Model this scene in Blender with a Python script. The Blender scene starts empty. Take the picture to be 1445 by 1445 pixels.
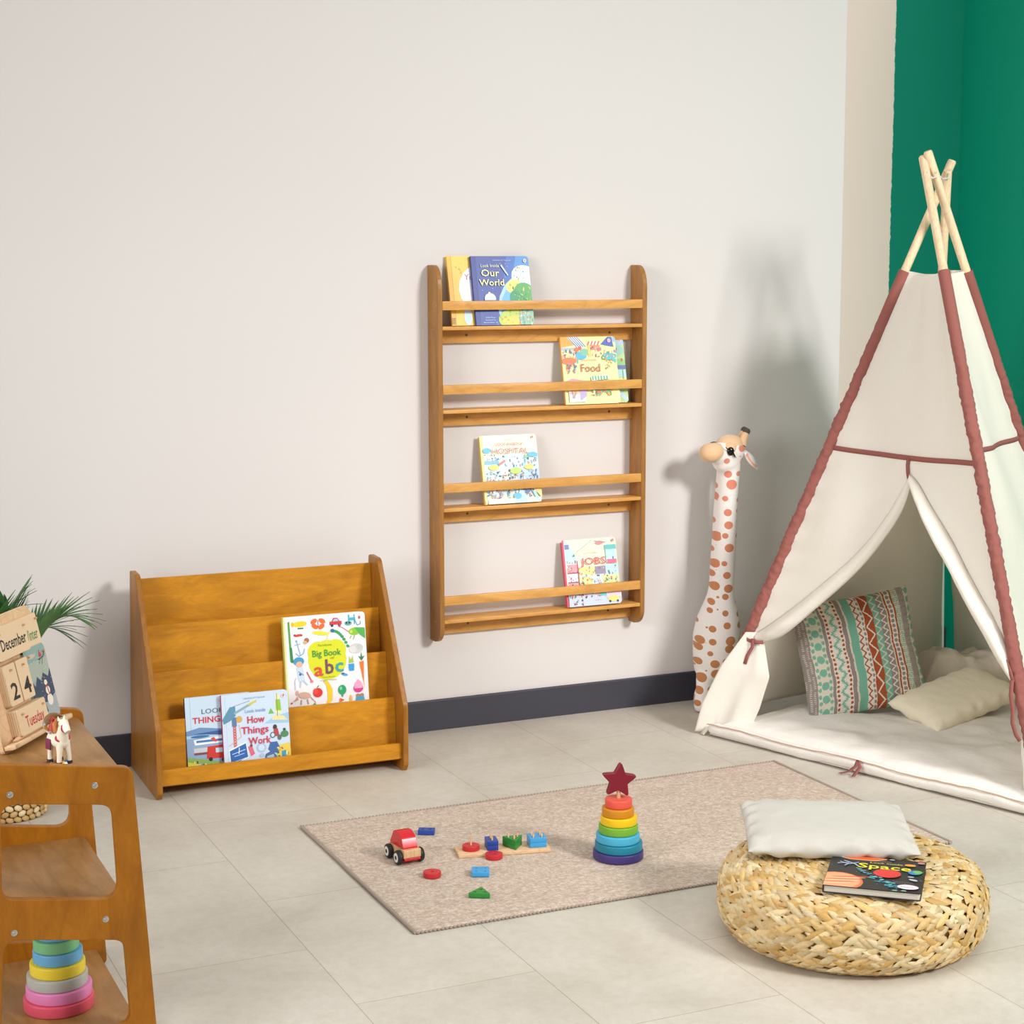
import bpy, bmesh, math, random
from mathutils import Vector as V, Matrix, noise
random.seed(7)
C = bpy.context.scene.collection
PI = math.pi
def hexc(h):
    h = h.lstrip('#'); o = []
    for i in (0, 2, 4):
        s = int(h[i:i+2], 16)/255
        o.append(s/12.92 if s <= .04045 else ((s+.055)/1.055)**2.4)
    return (*o, 1.0)
# ------------------------------------------------------------ materials
def newmat(name):
    m = bpy.data.materials.new(name); m.use_nodes = True
    nt = m.node_tree; b = nt.nodes['Principled BSDF']
    return m, nt, b
def nd(nt, t, **k):
    n = nt.nodes.new(t)
    for a, v in k.items(): setattr(n, a, v)
    return n
def inp(n, **k):
    for a, v in k.items(): n.inputs[a.replace('_', ' ')].default_value = v
    return n
def mixc(nt, fac, a, b, mode='MIX'):
    n = nd(nt, 'ShaderNodeMix', data_type='RGBA', blend_type=mode)
    for s, v in ((0, fac), (6, a), (7, b)):
        if isinstance(v, bpy.types.NodeSocket): nt.links.new(v, n.inputs[s])
        else: n.inputs[s].default_value = v
    return n.outputs[2]
def ramp(nt, src, stops):
    r = nd(nt, 'ShaderNodeValToRGB'); cr = r.color_ramp
    while len(cr.elements) < len(stops): cr.elements.new(.5)
    for e, (p, c) in zip(cr.elements, stops): e.position = p; e.color = c
    nt.links.new(src, r.inputs[0]); return r.outputs[0]
def objco(nt, scale=(1, 1, 1), rot=(0, 0, 0), loc=(0, 0, 0)):
    tc = nd(nt, 'ShaderNodeTexCoord'); mp = nd(nt, 'ShaderNodeMapping')
    mp.inputs['Scale'].default_value = scale; mp.inputs['Rotation'].default_value = rot; mp.inputs['Location'].default_value = loc
    nt.links.new(tc.outputs['Object'], mp.inputs[0]); return mp.outputs[0]
def noisen(nt, co, scale, detail=4, rough=.5, dist=0):
    n = nd(nt, 'ShaderNodeTexNoise'); n.inputs['Scale'].default_value = scale; n.inputs['Detail'].default_value = detail
    n.inputs['Roughness'].default_value = rough; n.inputs['Distortion'].default_value = dist
    nt.links.new(co, n.inputs['Vector']); return n.outputs[0]
def bump(nt, b, src, strength, dist=.01):
    n = nd(nt, 'ShaderNodeBump'); n.inputs['Strength'].default_value = strength; n.inputs['Distance'].default_value = dist
    nt.links.new(src, n.inputs['Height']); nt.links.new(n.outputs[0], b.inputs['Normal'])
def plain(name, h, rough=.5, metal=0, bmp=0, bs=200, var=0, sheen=0):
    m, nt, b = newmat(name); c = hexc(h) if isinstance(h, str) else h
    b.inputs['Base Color'].default_value = c; b.inputs['Roughness'].default_value = rough; b.inputs['Metallic'].default_value = metal
    if sheen: b.inputs['Sheen Weight'].default_value = sheen
    if bmp or var:
        co = objco(nt); n = noisen(nt, co, bs, 3)
        if bmp: bump(nt, b, n, bmp, .002)
        if var:
            n2 = noisen(nt, co, 9, 4)
            d = tuple(x*(1-var) for x in c[:3])+(1,)
            l = tuple(min(1, x*(1+var)) for x in c[:3])+(1,)
            nt.links.new(ramp(nt, n2, [(.3, d), (.7, l)]), b.inputs['Base Color'])
    return m
def wood(name, light, dark, sc=(2, 14, 14), rough=.38, big=3.0):
    m, nt, b = newmat(name)
    co = objco(nt, sc); n1 = noisen(nt, co, big, 5, .6, 1.2)
    co2 = objco(nt, tuple(s*5 for s in sc)); n2 = noisen(nt, co2, 6, 4, .6)
    c1 = ramp(nt, n1, [(.3, hexc(dark)), (.7, hexc(light))])
    g = ramp(nt, n2, [(.35, (.92, .92, .92, 1)), (.65, (1.03, 1.03, 1.03, 1))])
    # cathedral figure in the veneer
    co3 = objco(nt, (sc[0]*.5, sc[1]*.28, sc[2]*.28)); nn = noisen(nt, co3, 1.7, 2, .4, .4)
    wv = nd(nt, 'ShaderNodeMath', operation='MULTIPLY'); nt.links.new(nn, wv.inputs[0]); wv.inputs[1].default_value = 26
    fr = nd(nt, 'ShaderNodeMath', operation='PINGPONG'); nt.links.new(wv.outputs[0], fr.inputs[0]); fr.inputs[1].default_value = 1
    g2 = ramp(nt, fr.outputs[0], [(0, (.86, .84, .8, 1)), (.3, (1, 1, 1, 1)), (1, (1.02, 1.02, 1.02, 1))])
    c = mixc(nt, 1.0, c1, g, 'MULTIPLY'); c = mixc(nt, .8, c, g2, 'MULTIPLY')
    nt.links.new(c, b.inputs['Base Color']); b.inputs['Roughness'].default_value = rough; b.inputs['Specular IOR Level'].default_value = .3
    bump(nt, b, n2, .08, .001)
    return m
M = {}
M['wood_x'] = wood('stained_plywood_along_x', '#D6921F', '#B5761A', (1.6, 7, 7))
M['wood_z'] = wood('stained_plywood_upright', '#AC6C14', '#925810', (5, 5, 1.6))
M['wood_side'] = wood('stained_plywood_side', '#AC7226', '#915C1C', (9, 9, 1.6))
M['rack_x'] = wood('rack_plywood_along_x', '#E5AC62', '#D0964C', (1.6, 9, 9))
M['rack_z'] = wood('rack_plywood_upright_shaded', '#AE7B40', '#97672F', (9, 9, 1.4))  # same plywood as the rails, with the side panels' shade put into the colour
M['wood_y'] = wood('stained_plywood_along_y', '#AF814E', '#946B3A', (5, 1.6, 5), .42)
M['wood_pale'] = wood('pale_plywood', '#EBC9A2', '#DDB48A', (6, 20, 20), .5)
M['beech'] = wood('beech', '#E6C094', '#D2A373', (20, 20, 3), .45)
M['pine'] = wood('pine_pole', '#F4DDBB', '#E6C79B', (30, 30, 2), .5)
def printmat():
    m, nt, b = newmat('printed_colour')
    a = nd(nt, 'ShaderNodeAttribute', attribute_name='Col'); nt.links.new(a.outputs['Color'], b.inputs['Base Color'])
    b.inputs['Roughness'].default_value = .42; return m
M['print'] = printmat()
def fabricprint():
    m, nt, b = newmat('printed_linen')
    a = nd(nt, 'ShaderNodeAttribute', attribute_name='Col')
    n = noisen(nt, objco(nt), 500, 2); g = ramp(nt, n, [(.3, (.86, .86, .86, 1)), (.7, (1, 1, 1, 1))])
    nt.links.new(mixc(nt, 1.0, a.outputs['Color'], g, 'MULTIPLY'), b.inputs['Base Color'])
    b.inputs['Roughness'].default_value = .9; bump(nt, b, n, .3, .002); return m
M['linen_print'] = fabricprint()
def cloth(name, h, trans=.25, wr=.35):
    m, nt, b = newmat(name); c = hexc(h)
    co = objco(nt); n1 = noisen(nt, co, 420, 2); n2 = noisen(nt, co, 7, 4, .55, .4)
    d = tuple(x*.93 for x in c[:3])+(1,)
    nt.links.new(ramp(nt, n1, [(.3, d), (.7, c)]), b.inputs['Base Color']); b.inputs['Roughness'].default_value = .92
    bm1 = nd(nt, 'ShaderNodeBump'); bm1.inputs['Strength'].default_value = wr; bm1.inputs['Distance'].default_value = .02
    nt.links.new(n2, bm1.inputs['Height'])
    bm2 = nd(nt, 'ShaderNodeBump'); bm2.inputs['Strength'].default_value = .2; bm2.inputs['Distance'].default_value = .001
    nt.links.new(n1, bm2.inputs['Height']); nt.links.new(bm1.outputs[0], bm2.inputs['Normal']); nt.links.new(bm2.outputs[0], b.inputs['Normal'])
    if trans:
        tr = nd(nt, 'ShaderNodeBsdfTranslucent'); tr.inputs[0].default_value = c
        mx = nd(nt, 'ShaderNodeMixShader'); mx.inputs[0].default_value = trans
        nt.links.new(b.outputs[0], mx.inputs[1]); nt.links.new(tr.outputs[0], mx.inputs[2])
        nt.links.new(mx.outputs[0], nt.nodes['Material Output'].inputs[0])
    return m
M['canvas'] = cloth('cream_canvas', '#FDF8EE', .28, .22)
M['pad'] = cloth('cream_cotton', '#F4EFE7', 0, .5)
M['pillow_white'] = cloth('off_white_cotton', '#C8C4BA', 0, .1)
M['pillow_beige'] = cloth('beige_cotton', '#F5EBD2', 0, .3)
M['blanket'] = cloth('greyish_cotton', '#E0D6C6', 0, .6)
M['maroon'] = plain('dusty_maroon_cotton', '#955850', .85, bmp=.4, bs=160)
M['baseboard'] = plain('charcoal_baseboard', '#3A3A44', .5, bmp=.15, bs=40)
M['metal'] = plain('bolt_metal', '#C9C9C4', .35, 1)
M['screw'] = plain('dark_screw', '#6A5136', .4, .6)
M['black'] = plain('black_rubber', '#1B1B1D', .5)
M['dark'] = plain('dark_felt', '#4A4744', .9)
M['white'] = plain('white_paint', '#ECE9E4', .5)
M['leaf'] = plain('palm_leaf', '#4F7D45', .5, var=.3)
M['peach'] = plain('peach_plush', '#E6BE93', .95, bmp=.4, bs=400, sheen=.3)
M['pink'] = plain('pink_felt', '#EDA594', .9)
M['eye'] = plain('glossy_black', '#0C0C0C', .08)
M['pages'] = plain('page_block', '#CFC8BC', .7)
M['rope'] = plain('rope', '#D8D4CC', .8)
def wallmat(name, h, r=.75, jag=None, h2=None):
    m, nt, b = newmat(name); c = hexc(h); co = objco(nt)
    n = noisen(nt, co, 120, 3); nb = noisen(nt, co, .9, 2)
    d = tuple(x*.97 for x in c[:3])+(1,)
    col = ramp(nt, nb, [(.3, d), (.7, c)])
    if jag is not None:
        sp = nd(nt, 'ShaderNodeSeparateXYZ'); nt.links.new(co, sp.inputs[0])
        nz = noisen(nt, objco(nt, (1, 1, 1)), 55, 3)
        ad = nd(nt, 'ShaderNodeMath', operation='MULTIPLY_ADD'); nt.links.new(nz, ad.inputs[0]); ad.inputs[1].default_value = .012
        nt.links.new(sp.outputs[0], ad.inputs[2])
        def gt(t):
            g = nd(nt, 'ShaderNodeMath', operation='GREATER_THAN'); nt.links.new(ad.outputs[0], g.inputs[0]); g.inputs[1].default_value = t; return g.outputs[0]
        col = mixc(nt, gt(jag-.004), col, hexc('#E9E4D8')); col = mixc(nt, gt(jag), col, hexc(h2))
    nt.links.new(col, b.inputs['Base Color']); b.inputs['Roughness'].default_value = r
    b.inputs['Specular IOR Level'].default_value = .25; bump(nt, b, n, .12, .002); return m
M['wall'] = wallmat('wall_paint_off_white', '#E0DBD8')
M['wall_alcove'] = wallmat('wall_paint_beige_and_green', '#FFE9DC', .7, 4.073, '#008A70')
M['green'] = wallmat('wall_paint_green', '#009A7C', .6)
def floormat():
    m, nt, b = newmat('concrete_look_tiles')
    tc = nd(nt, 'ShaderNodeTexCoord'); sp = nd(nt, 'ShaderNodeSeparateXYZ'); nt.links.new(tc.outputs['Object'], sp.inputs[0])
    a1 = nd(nt, 'ShaderNodeMath', operation='ADD'); nt.links.new(sp.outputs[1], a1.inputs[0]); a1.inputs[1].default_value = .3265+6.53
    a2 = nd(nt, 'ShaderNodeMath', operation='ADD'); nt.links.new(sp.outputs[0], a2.inputs[0]); a2.inputs[1].default_value = -1.133+8.24
    cb = nd(nt, 'ShaderNodeCombineXYZ'); nt.links.new(a1.outputs[0], cb.inputs[0]); nt.links.new(a2.outputs[0], cb.inputs[1])
    bk = nd(nt, 'ShaderNodeTexBrick'); bk.offset = .5; bk.offset_frequency = 2; bk.squash = 1
    for k, v in (('Scale', 1), ('Mortar Size', .0011), ('Mortar Smooth', .3), ('Brick Width', .653), ('Row Height', .412), ('Bias', 0)): bk.inputs[k].default_value = v
    bk.inputs['Color1'].default_value = (.97, .97, .97, 1); bk.inputs['Color2'].default_value = (1.02, 1.02, 1.02, 1); bk.inputs['Mortar'].default_value = (.62, .55, .46, 1)
    nt.links.new(cb.outputs[0], bk.inputs['Vector'])
    co = objco(nt, (1, 1.0, 1)); n1 = noisen(nt, co, 3.2, 6, .6, .3); n2 = noisen(nt, objco(nt, (1, 1, 1)), 38, 5, .7)
    n3 = noisen(nt, objco(nt, (1.0, 2.4, 1)), 160, 3, .6)
    c1 = ramp(nt, n1, [(.3, hexc('#C2BAAC')), (.5, hexc('#CDC6B9')), (.72, hexc('#D5CFC3'))])
    g = ramp(nt, n2, [(.3, (.93, .92, .91, 1)), (.6, (1.02, 1.02, 1.02, 1))])
    g3 = ramp(nt, n3, [(.28, (.8, .79, .77, 1)), (.42, (1, 1, 1, 1))])
    c = mixc(nt, 1, c1, g, 'MULTIPLY'); c = mixc(nt, .6, c, g3, 'MULTIPLY'); c = mixc(nt, 1, c, bk.outputs[0], 'MULTIPLY')
    nt.links.new(c, b.inputs['Base Color']); b.inputs['Roughness'].default_value = .5
    bump(nt, b, n2, .06, .002); return m
M['floor'] = floormat()
def rugmat():
    m, nt, b = newmat('woven_rug')
    v = nd(nt, 'ShaderNodeTexVoronoi'); v.inputs['Scale'].default_value = 1
    nt.links.new(objco(nt, (95, 240, 1), (0, 0, .5)), v.inputs['Vector'])
    v2 = nd(nt, 'ShaderNodeTexVoronoi'); v2.inputs['Scale'].default_value = 1
    nt.links.new(objco(nt, (240, 95, 1), (0, 0, .5)), v2.inputs['Vector'])
    s = nd(nt, 'ShaderNodeSeparateColor'); nt.links.new(v.outputs['Color'], s.inputs[0])
    s2 = nd(nt, 'ShaderNodeSeparateColor'); nt.links.new(v2.outputs['Color'], s2.inputs[0])
    big = noisen(nt, objco(nt, (1, 3, 1)), 4, 2)
    c1 = ramp(nt, s.outputs[0], [(0, hexc('#B29B86')), (.35, hexc('#BEA995')), (.65, hexc('#CFBDAC')), (1, hexc('#E3D8CB'))])
    c2 = ramp(nt, s2.outputs[1], [(0, hexc('#BBA491')), (.5, hexc('#C8B3A2')), (1, hexc('#DACCBD'))])
    c = mixc(nt, big, c1, c2)
    g = ramp(nt, big, [(.35, (.97, .97, .97, 1)), (.65, (1.03, 1.03, 1.03, 1))])
    c = mixc(nt, 1, c, g, 'MULTIPLY')
    nt.links.new(c, b.inputs['Base Color']); b.inputs['Roughness'].default_value = .95
    bump(nt, b, v.outputs['Distance'], .5, .003); return m
M['rug'] = rugmat()
M['rug_edge'] = plain('rug_edge', '#A8988A', .95, bmp=.5, bs=300)
def strawmat():
    m, nt, b = newmat('banana_leaf')
    a = nd(nt, 'ShaderNodeAttribute', attribute_name='Col')
    n = noisen(nt, objco(nt, (1, 1, 1)), 140, 3); g = ramp(nt, n, [(.3, (.9, .89, .87, 1)), (.65, (1.03, 1.03, 1.03, 1))])
    nt.links.new(mixc(nt, 1.0, a.outputs['Color'], g, 'MULTIPLY'), b.inputs['Base Color']); b.inputs['Roughness'].default_value = .55
    bump(nt, b, n, .25, .002); return m
M['straw'] = strawmat()
def giraffemat():
    m, nt, b = newmat('spotted_plush')
    sp = nd(nt, 'ShaderNodeSeparateXYZ'); nt.links.new(objco(nt), sp.inputs[0]); lts = []; spr = nd(nt, 'ShaderNodeSeparateXYZ'); nt.links.new(objco(nt, (1, 1, 1), (0, 0, .43)), spr.inputs[0])
    for k, (sx, sz, r0, r1, rn) in enumerate(((21, 23, .20, .39, .5), (27, 33, -.35, .17, .7))):
        cb = nd(nt, 'ShaderNodeCombineXYZ')
        for ii, (o_, q_) in enumerate(((0, sx), (2, sz))):
            mm = nd(nt, 'ShaderNodeMath', operation='MULTIPLY_ADD'); nt.links.new(spr.outputs[o_], mm.inputs[0]); mm.inputs[1].default_value = q_; mm.inputs[2].default_value = 3.3+k*7; nt.links.new(mm.outputs[0], cb.inputs[ii])
        v = nd(nt, 'ShaderNodeTexVoronoi', voronoi_dimensions='2D'); v.inputs['Scale'].default_value = 1; v.inputs['Randomness'].default_value = rn
        nt.links.new(cb.outputs[0], v.inputs['Vector'])
        s = nd(nt, 'ShaderNodeSeparateColor'); nt.links.new(v.outputs['Color'], s.inputs[0])
        mr = nd(nt, 'ShaderNodeMapRange'); nt.links.new(s.outputs[0], mr.inputs[0]); mr.inputs[3].default_value = r0; mr.inputs[4].default_value = r1
        l_ = nd(nt, 'ShaderNodeMath', operation='LESS_THAN'); nt.links.new(v.outputs['Distance'], l_.inputs[0]); nt.links.new(mr.outputs[0], l_.inputs[1]); lts.append(l_.outputs[0])
    lt = nd(nt, 'ShaderNodeMath', operation='MAXIMUM'); nt.links.new(lts[0], lt.inputs[0]); nt.links.new(lts[1], lt.inputs[1])
    sc = ramp(nt, sp.outputs[2], [(.35, hexc('#C07F4E')), (.75, hexc('#DE8A70'))])
    nt.links.new(mixc(nt, lt.outputs[0], hexc('#F0EAE4'), sc), b.inputs['Base Color'])
    b.inputs['Roughness'].default_value = .9; b.inputs['Sheen Weight'].default_value = .2
    bump(nt, b, noisen(nt, objco(nt), 500, 2), .25, .002); return m
M['giraffe'] = giraffemat()
_pc = {}
def paint(h, rough=.42):
    if h not in _pc: _pc[h] = plain('paint_'+h.strip('#'), h, rough)
    return _pc[h]
# ------------------------------------------------------------ mesh helpers
class MB:
    def __init__(s): s.bm = bmesh.new(); s.col = None
    def colored(s):
        s.col = s.bm.loops.layers.float_color.new('Col'); return s
    def setcol(s, faces, c):
        for f in faces:
            for l in f.loops: l[s.col] = c
    def box(s, x0, x1, y0, y1, z0, z1, bev=0, mi=0, seg=2, Mx=None):
        r = bmesh.ops.create_cube(s.bm, size=1)
        for v in r['verts']: v.co = V(((v.co.x+.5)*(x1-x0)+x0, (v.co.y+.5)*(y1-y0)+y0, (v.co.z+.5)*(z1-z0)+z0))
        fs = list({f for v in r['verts'] for f in v.link_faces})
        for f in fs: f.material_index = mi
        if bev:
            es = list({e for v in r['verts'] for e in v.link_edges})
            q = bmesh.ops.bevel(s.bm, geom=es, offset=bev, segments=seg, affect='EDGES', profile=.5)
            fs = list({f for v in q['verts'] for f in v.link_faces}|set(f for f in fs if f.is_valid))
            for f in fs: f.material_index = mi
        if Mx is not None:
            for v in {v for f in fs for v in f.verts}: v.co = Mx@v.co
        return fs
    def prism(s, pts, d, Mx=Matrix(), mi=0):
        """pts in local xy, extruded 0..d along local z, transformed by Mx"""
        a = [s.bm.verts.new(Mx@V((x, y, 0))) for x, y in pts]; b = [s.bm.verts.new(Mx@V((x, y, d))) for x, y in pts]
        n = len(pts); fs = [s.bm.faces.new(a[::-1]), s.bm.faces.new(b)]
        for i in range(n): fs.append(s.bm.faces.new((a[i], a[(i+1) % n], b[(i+1) % n], b[i])))
        for f in fs: f.material_index = mi
        return fs
    def tube(s, pts, rad, seg=12, cap=True, mi=0, ell=None, up=None):
        pts = [V(p) for p in pts]; n = len(pts); rs = rad if hasattr(rad, '__len__') else [rad]*n
        rings = []; pu = up
        for i, p in enumerate(pts):
            t = (pts[min(i+1, n-1)]-pts[max(i-1, 0)]).normalized()
            if pu is None: pu = V((0, 0, 1)) if abs(t.z) < .9 else V((1, 0, 0))
            sx = t.cross(pu).normalized(); uy = sx.cross(t).normalized(); pu = uy
            e = ell[i] if ell else 1
            rings.append([s.bm.verts.new(p+sx*math.cos(2*PI*k/seg)*rs[i]+uy*math.sin(2*PI*k/seg)*rs[i]*e) for k in range(seg)])
        fs = []
        for i in range(n-1):
            for k in range(seg):
                fs.append(s.bm.faces.new((rings[i][k], rings[i][(k+1) % seg], rings[i+1][(k+1) % seg], rings[i+1][k])))
        if cap: fs.append(s.bm.faces.new(rings[0][::-1])); fs.append(s.bm.faces.new(rings[-1]))
        for f in fs: f.material_index = mi
        return fs
    def lathe(s, prof, seg=40, c=(0, 0, 0), mi=0, closed=False):
        c = V(c); rings = []
        for r, z in prof:
            if r < 1e-6: rings.append([s.bm.verts.new(c+V((0, 0, z)))])
            else: rings.append([s.bm.verts.new(c+V((r*math.cos(2*PI*k/seg), r*math.sin(2*PI*k/seg), z))) for k in range(seg)])
        fs = []; rr = list(zip(rings, rings[1:]+([rings[0]] if closed else [])))
        if not closed: rr = rr[:len(rings)-1]
        for a, b in rr:
            for k in range(seg):
                k2 = (k+1) % seg
                if len(a) == 1 and len(b) == 1: continue
                if len(a) == 1: fs.append(s.bm.faces.new((a[0], b[k2], b[k])))
                elif len(b) == 1: fs.append(s.bm.faces.new((a[k], a[k2], b[0])))
                else: fs.append(s.bm.faces.new((a[k], a[k2], b[k2], b[k])))
        for f in fs: f.material_index = mi
        return fs
    def ball(s, c, r, seg=20, rings=12, Mx=None, mi=0):
        r3 = r if hasattr(r, '__len__') else (r, r, r)
        q = bmesh.ops.create_uvsphere(s.bm, u_segments=seg, v_segments=rings, radius=1)
        for v in q['verts']:
            p = V((v.co.x*r3[0], v.co.y*r3[1], v.co.z*r3[2]))
            if Mx is not None: p = Mx@p
            v.co = p+V(c)
        fs = list({f for v in q['verts'] for f in v.link_faces})
        for f in fs: f.material_index = mi
        return fs
    def grid(s, fn, nu, nv, mi=0, mask=None):
        vs = [[s.bm.verts.new(fn(i/nu, j/nv)) for j in range(nv+1)] for i in range(nu+1)]; fs = []
        for i in range(nu):
            for j in range(nv):
                if mask and not mask((i+.5)/nu, (j+.5)/nv): continue
                f = s.bm.faces.new((vs[i][j], vs[i+1][j], vs[i+1][j+1], vs[i][j+1])); f.material_index = mi; fs.append(f)
        return fs
    def build(s, name, mats, parent=None, smooth=True, angle=40, loc=None):
        bmesh.ops.recalc_face_normals(s.bm, faces=s.bm.faces) if s.col is None else None
        me = bpy.data.meshes.new(name)
        ang = math.radians(angle)
        if smooth:
            for f in s.bm.faces: f.smooth = True
            for e in s.bm.edges:
                if len(e.link_faces) == 2 and e.calc_face_angle(0) > ang: e.smooth = False
        s.bm.to_mesh(me); s.bm.free()
        for m in (mats if isinstance(mats, (list, tuple)) else [mats]): me.materials.append(m)
        o = bpy.data.objects.new(name, me); C.objects.link(o)
        if parent is not None: o.parent = parent
        if loc: o.location = loc
        return o
def tag(o, label=None, cat=None, group=None, kind=None):
    for k, v in (('label', label), ('category', cat), ('group', group), ('kind', kind)):
        if v: o[k] = v
    return o
def empty(name, loc, label, cat, group=None, rot=(0, 0, 0)):
    o = bpy.data.objects.new(name, None); o.empty_display_size = .05; C.objects.link(o)
    o.location = loc; o.rotation_euler = rot; return tag(o, label, cat, group)
def mod_thick(o, t, off=0):
    m = o.modifiers.new('s', 'SOLIDIFY'); m.thickness = t; m.offset = off; return o
def subd(o, n=1):
    m = o.modifiers.new('d', 'SUBSURF'); m.levels = m.render_levels = n; return o
def roundpoly(pts, rads, seg=6):
    out = []; n = len(pts)
    for i in range(n):
        p = V(pts[i]).to_2d() if len(pts[i]) > 2 else V((*pts[i], 0)).to_2d()
        a = V((*pts[i-1], 0)).to_2d(); b = V((*pts[(i+1) % n], 0)).to_2d()
        r = rads[i] if hasattr(rads, '__len__') else rads
        if r <= 0: out.append((p.x, p.y)); continue
        da = (a-p).normalized(); db = (b-p).normalized(); ang = da.angle(db); d = min(r/math.tan(ang/2), (a-p).length*.49, (b-p).length*.49)
        p0 = p+da*d; p1 = p+db*d
        for k in range(seg+1):
            t = k/seg; q = p0*(1-t)**2+p*2*t*(1-t)+p1*t*t
            out.append((q.x, q.y))
    return out
def plate(name, loops, t, mat, parent, bev=.0015, Mx=Matrix()):
    """flat board with holes: loops in local xy, thickness t centred on local z=0"""
    cu = bpy.data.curves.new(name, 'CURVE'); cu.dimensions = '2D'; cu.fill_mode = 'BOTH'
    cu.extrude = t/2-bev; cu.bevel_depth = bev; cu.bevel_resolution = 1; cu.offset = -bev
    for lp in loops:
        sp = cu.splines.new('POLY'); sp.points.add(len(lp)-1); sp.use_cyclic_u = True
        for p, q in zip(sp.points, lp): p.co = (q[0], q[1], 0, 1)
    tmp = bpy.data.objects.new('tmp', cu); me = bpy.data.meshes.new_from_object(tmp); me.transform(Mx)
    bpy.data.objects.remove(tmp); me.name = name; me.materials.clear(); me.materials.append(mat)
    o = bpy.data.objects.new(name, me); C.objects.link(o); o.parent = parent; return o
_tc = {}
def textmesh(s, bold=0):
    if (s, bold) not in _tc:
        cu = bpy.data.curves.new('t', 'FONT'); cu.body = s; cu.size = 1; cu.resolution_u = 2; cu.offset = bold
        tmp = bpy.data.objects.new('tmp', cu); me = bpy.data.meshes.new_from_object(tmp)
        vs = [(v.co.x, v.co.y) for v in me.vertices]; fs = [tuple(p.vertices) for p in me.polygons]
        bpy.data.objects.remove(tmp); bpy.data.meshes.remove(me); _tc[(s, bold)] = (vs, fs)
    return _tc[(s, bold)]
class Art:
    """flat print made of coloured shapes, coordinates 0..1 across and up"""
    def __init__(s, w, h, seed=1, cr=.011): s.w, s.h, s.it, s.r, s.cr = w, h, [], random.Random(seed), cr
    def P(s, pts, c):
        for ax, lim, sg in ((0, 0.0, 1), (0, 1.0, -1), (1, 0.0, 1), (1, 1.0, -1)):
            out = []
            for i in range(len(pts)):
                a, b = pts[i-1], pts[i]; ia = (a[ax]-lim)*sg >= 0; ib = (b[ax]-lim)*sg >= 0
                if ia != ib:
                    t = (lim-a[ax])/(b[ax]-a[ax]); out.append((a[0]+(b[0]-a[0])*t, a[1]+(b[1]-a[1])*t))
                if ib: out.append(b)
            pts = out
            if len(pts) < 3: return s
        if s.cr:
            for sy in (1, -1):
                for an in (18, 45, 72):
                    nx, ny = math.cos(math.radians(an)), math.sin(math.radians(an))*sy; cx, cy = s.w-s.cr, (s.h-s.cr if sy > 0 else s.cr)
                    D = lambda q: (q[0]*s.w-cx)*nx+(q[1]*s.h-cy)*ny-s.cr
                    out = []
                    for i in range(len(pts)):
                        a, b = pts[i-1], pts[i]; da, db = D(a), D(b)
                        if (da <= 0) != (db <= 0): t = da/(da-db); out.append((a[0]+(b[0]-a[0])*t, a[1]+(b[1]-a[1])*t))
                        if db <= 0: out.append(b)
                    pts = out
                    if len(pts) < 3: return s
        s.it.append(([pts], None, hexc(c))); return s
    def R(s, x0, y0, x1, y1, c): return s.P([(x0, y0), (x1, y0), (x1, y1), (x0, y1)], c)
    def E(s, x, y, rx, ry, c, a=0, n=18):
        k = s.w/s.h; q = []
        for i in range(n):
            u = math.cos(2*PI*i/n)*rx; v = math.sin(2*PI*i/n)*ry
            q.append((x+u*math.cos(a)-v*math.sin(a), y+(u*math.sin(a)+v*math.cos(a))*k))
        return s.P(q, c)
    def L(s, pts, wd, c):
        k = s.w/s.h
        for (x0, y0), (x1, y1) in zip(pts, pts[1:]):
            dx, dy = x1-x0, (y1-y0)/k; l = math.hypot(dx, dy) or 1; nx, ny = -dy/l*wd/2, dx/l*wd/2*k
            s.P([(x0+nx, y0+ny), (x1+nx, y1+ny), (x1-nx, y1-ny), (x0-nx, y0-ny)], c)
        return s
    def T(s, t, x, y, size, c, width=None, rot=0, bold=.0, center=False):
        vs, fs = textmesh(t, bold)
        if not vs: return s
        x0 = min(v[0] for v in vs); x1 = max(v[0] for v in vs); k = s.w/s.h
        sx = width/(x1-x0) if width else size*1.0
        q = []
        for vx, vy in vs:
            u = (vx-x0)*sx-(width/2 if (center and width) else ((x1-x0)*sx/2 if center else 0)); v = vy*size
            q.append((x+u*math.cos(rot)-v*math.sin(rot), y+(u*math.sin(rot)+v*math.cos(rot))*k))
        s.it.append((q, fs, hexc(c))); return s
    def busy(s, x0, y0, x1, y1, n, pal, sz=.02):
        for i in range(n):
            x = s.r.uniform(x0, x1); y = s.r.uniform(y0, y1); c = s.r.choice(pal); a = s.r.uniform(.5, 1.4)*sz
            if s.r.random() < .5: s.E(x, y, a*s.r.uniform(.4, .9), a, c, s.r.uniform(0, 3), 7)
            else: s.R(x-a*s.r.uniform(.2, .8), y-a, x+a*.5, y+a, c)
        return s
    def onto(s, mb, Mx, dz=.000025, base=.0002):
        """Mx maps (x, y, 0) print space to object space, +z is outward"""
        for i, (g, fs, c) in enumerate(s.it):
            z = base+i*dz
            if fs is None: vs = [mb.bm.verts.new(Mx@V((p[0]*s.w, p[1]*s.h, z))) for p in g[0]]; F = [mb.bm.faces.new(vs)]
            else:
                vs = [mb.bm.verts.new(Mx@V((p[0]*s.w, p[1]*s.h, z))) for p in g]; F = []
                for f in fs:
                    try: F.append(mb.bm.faces.new([vs[k] for k in f]))
                    except ValueError: pass
            mb.setcol(F, c)
XZ = Matrix(((1, 0, 0, 0), (0, 0, -1, 0), (0, 1, 0, 0), (0, 0, 0, 1)))   # local xy -> world xz, +z -> -Y
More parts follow.
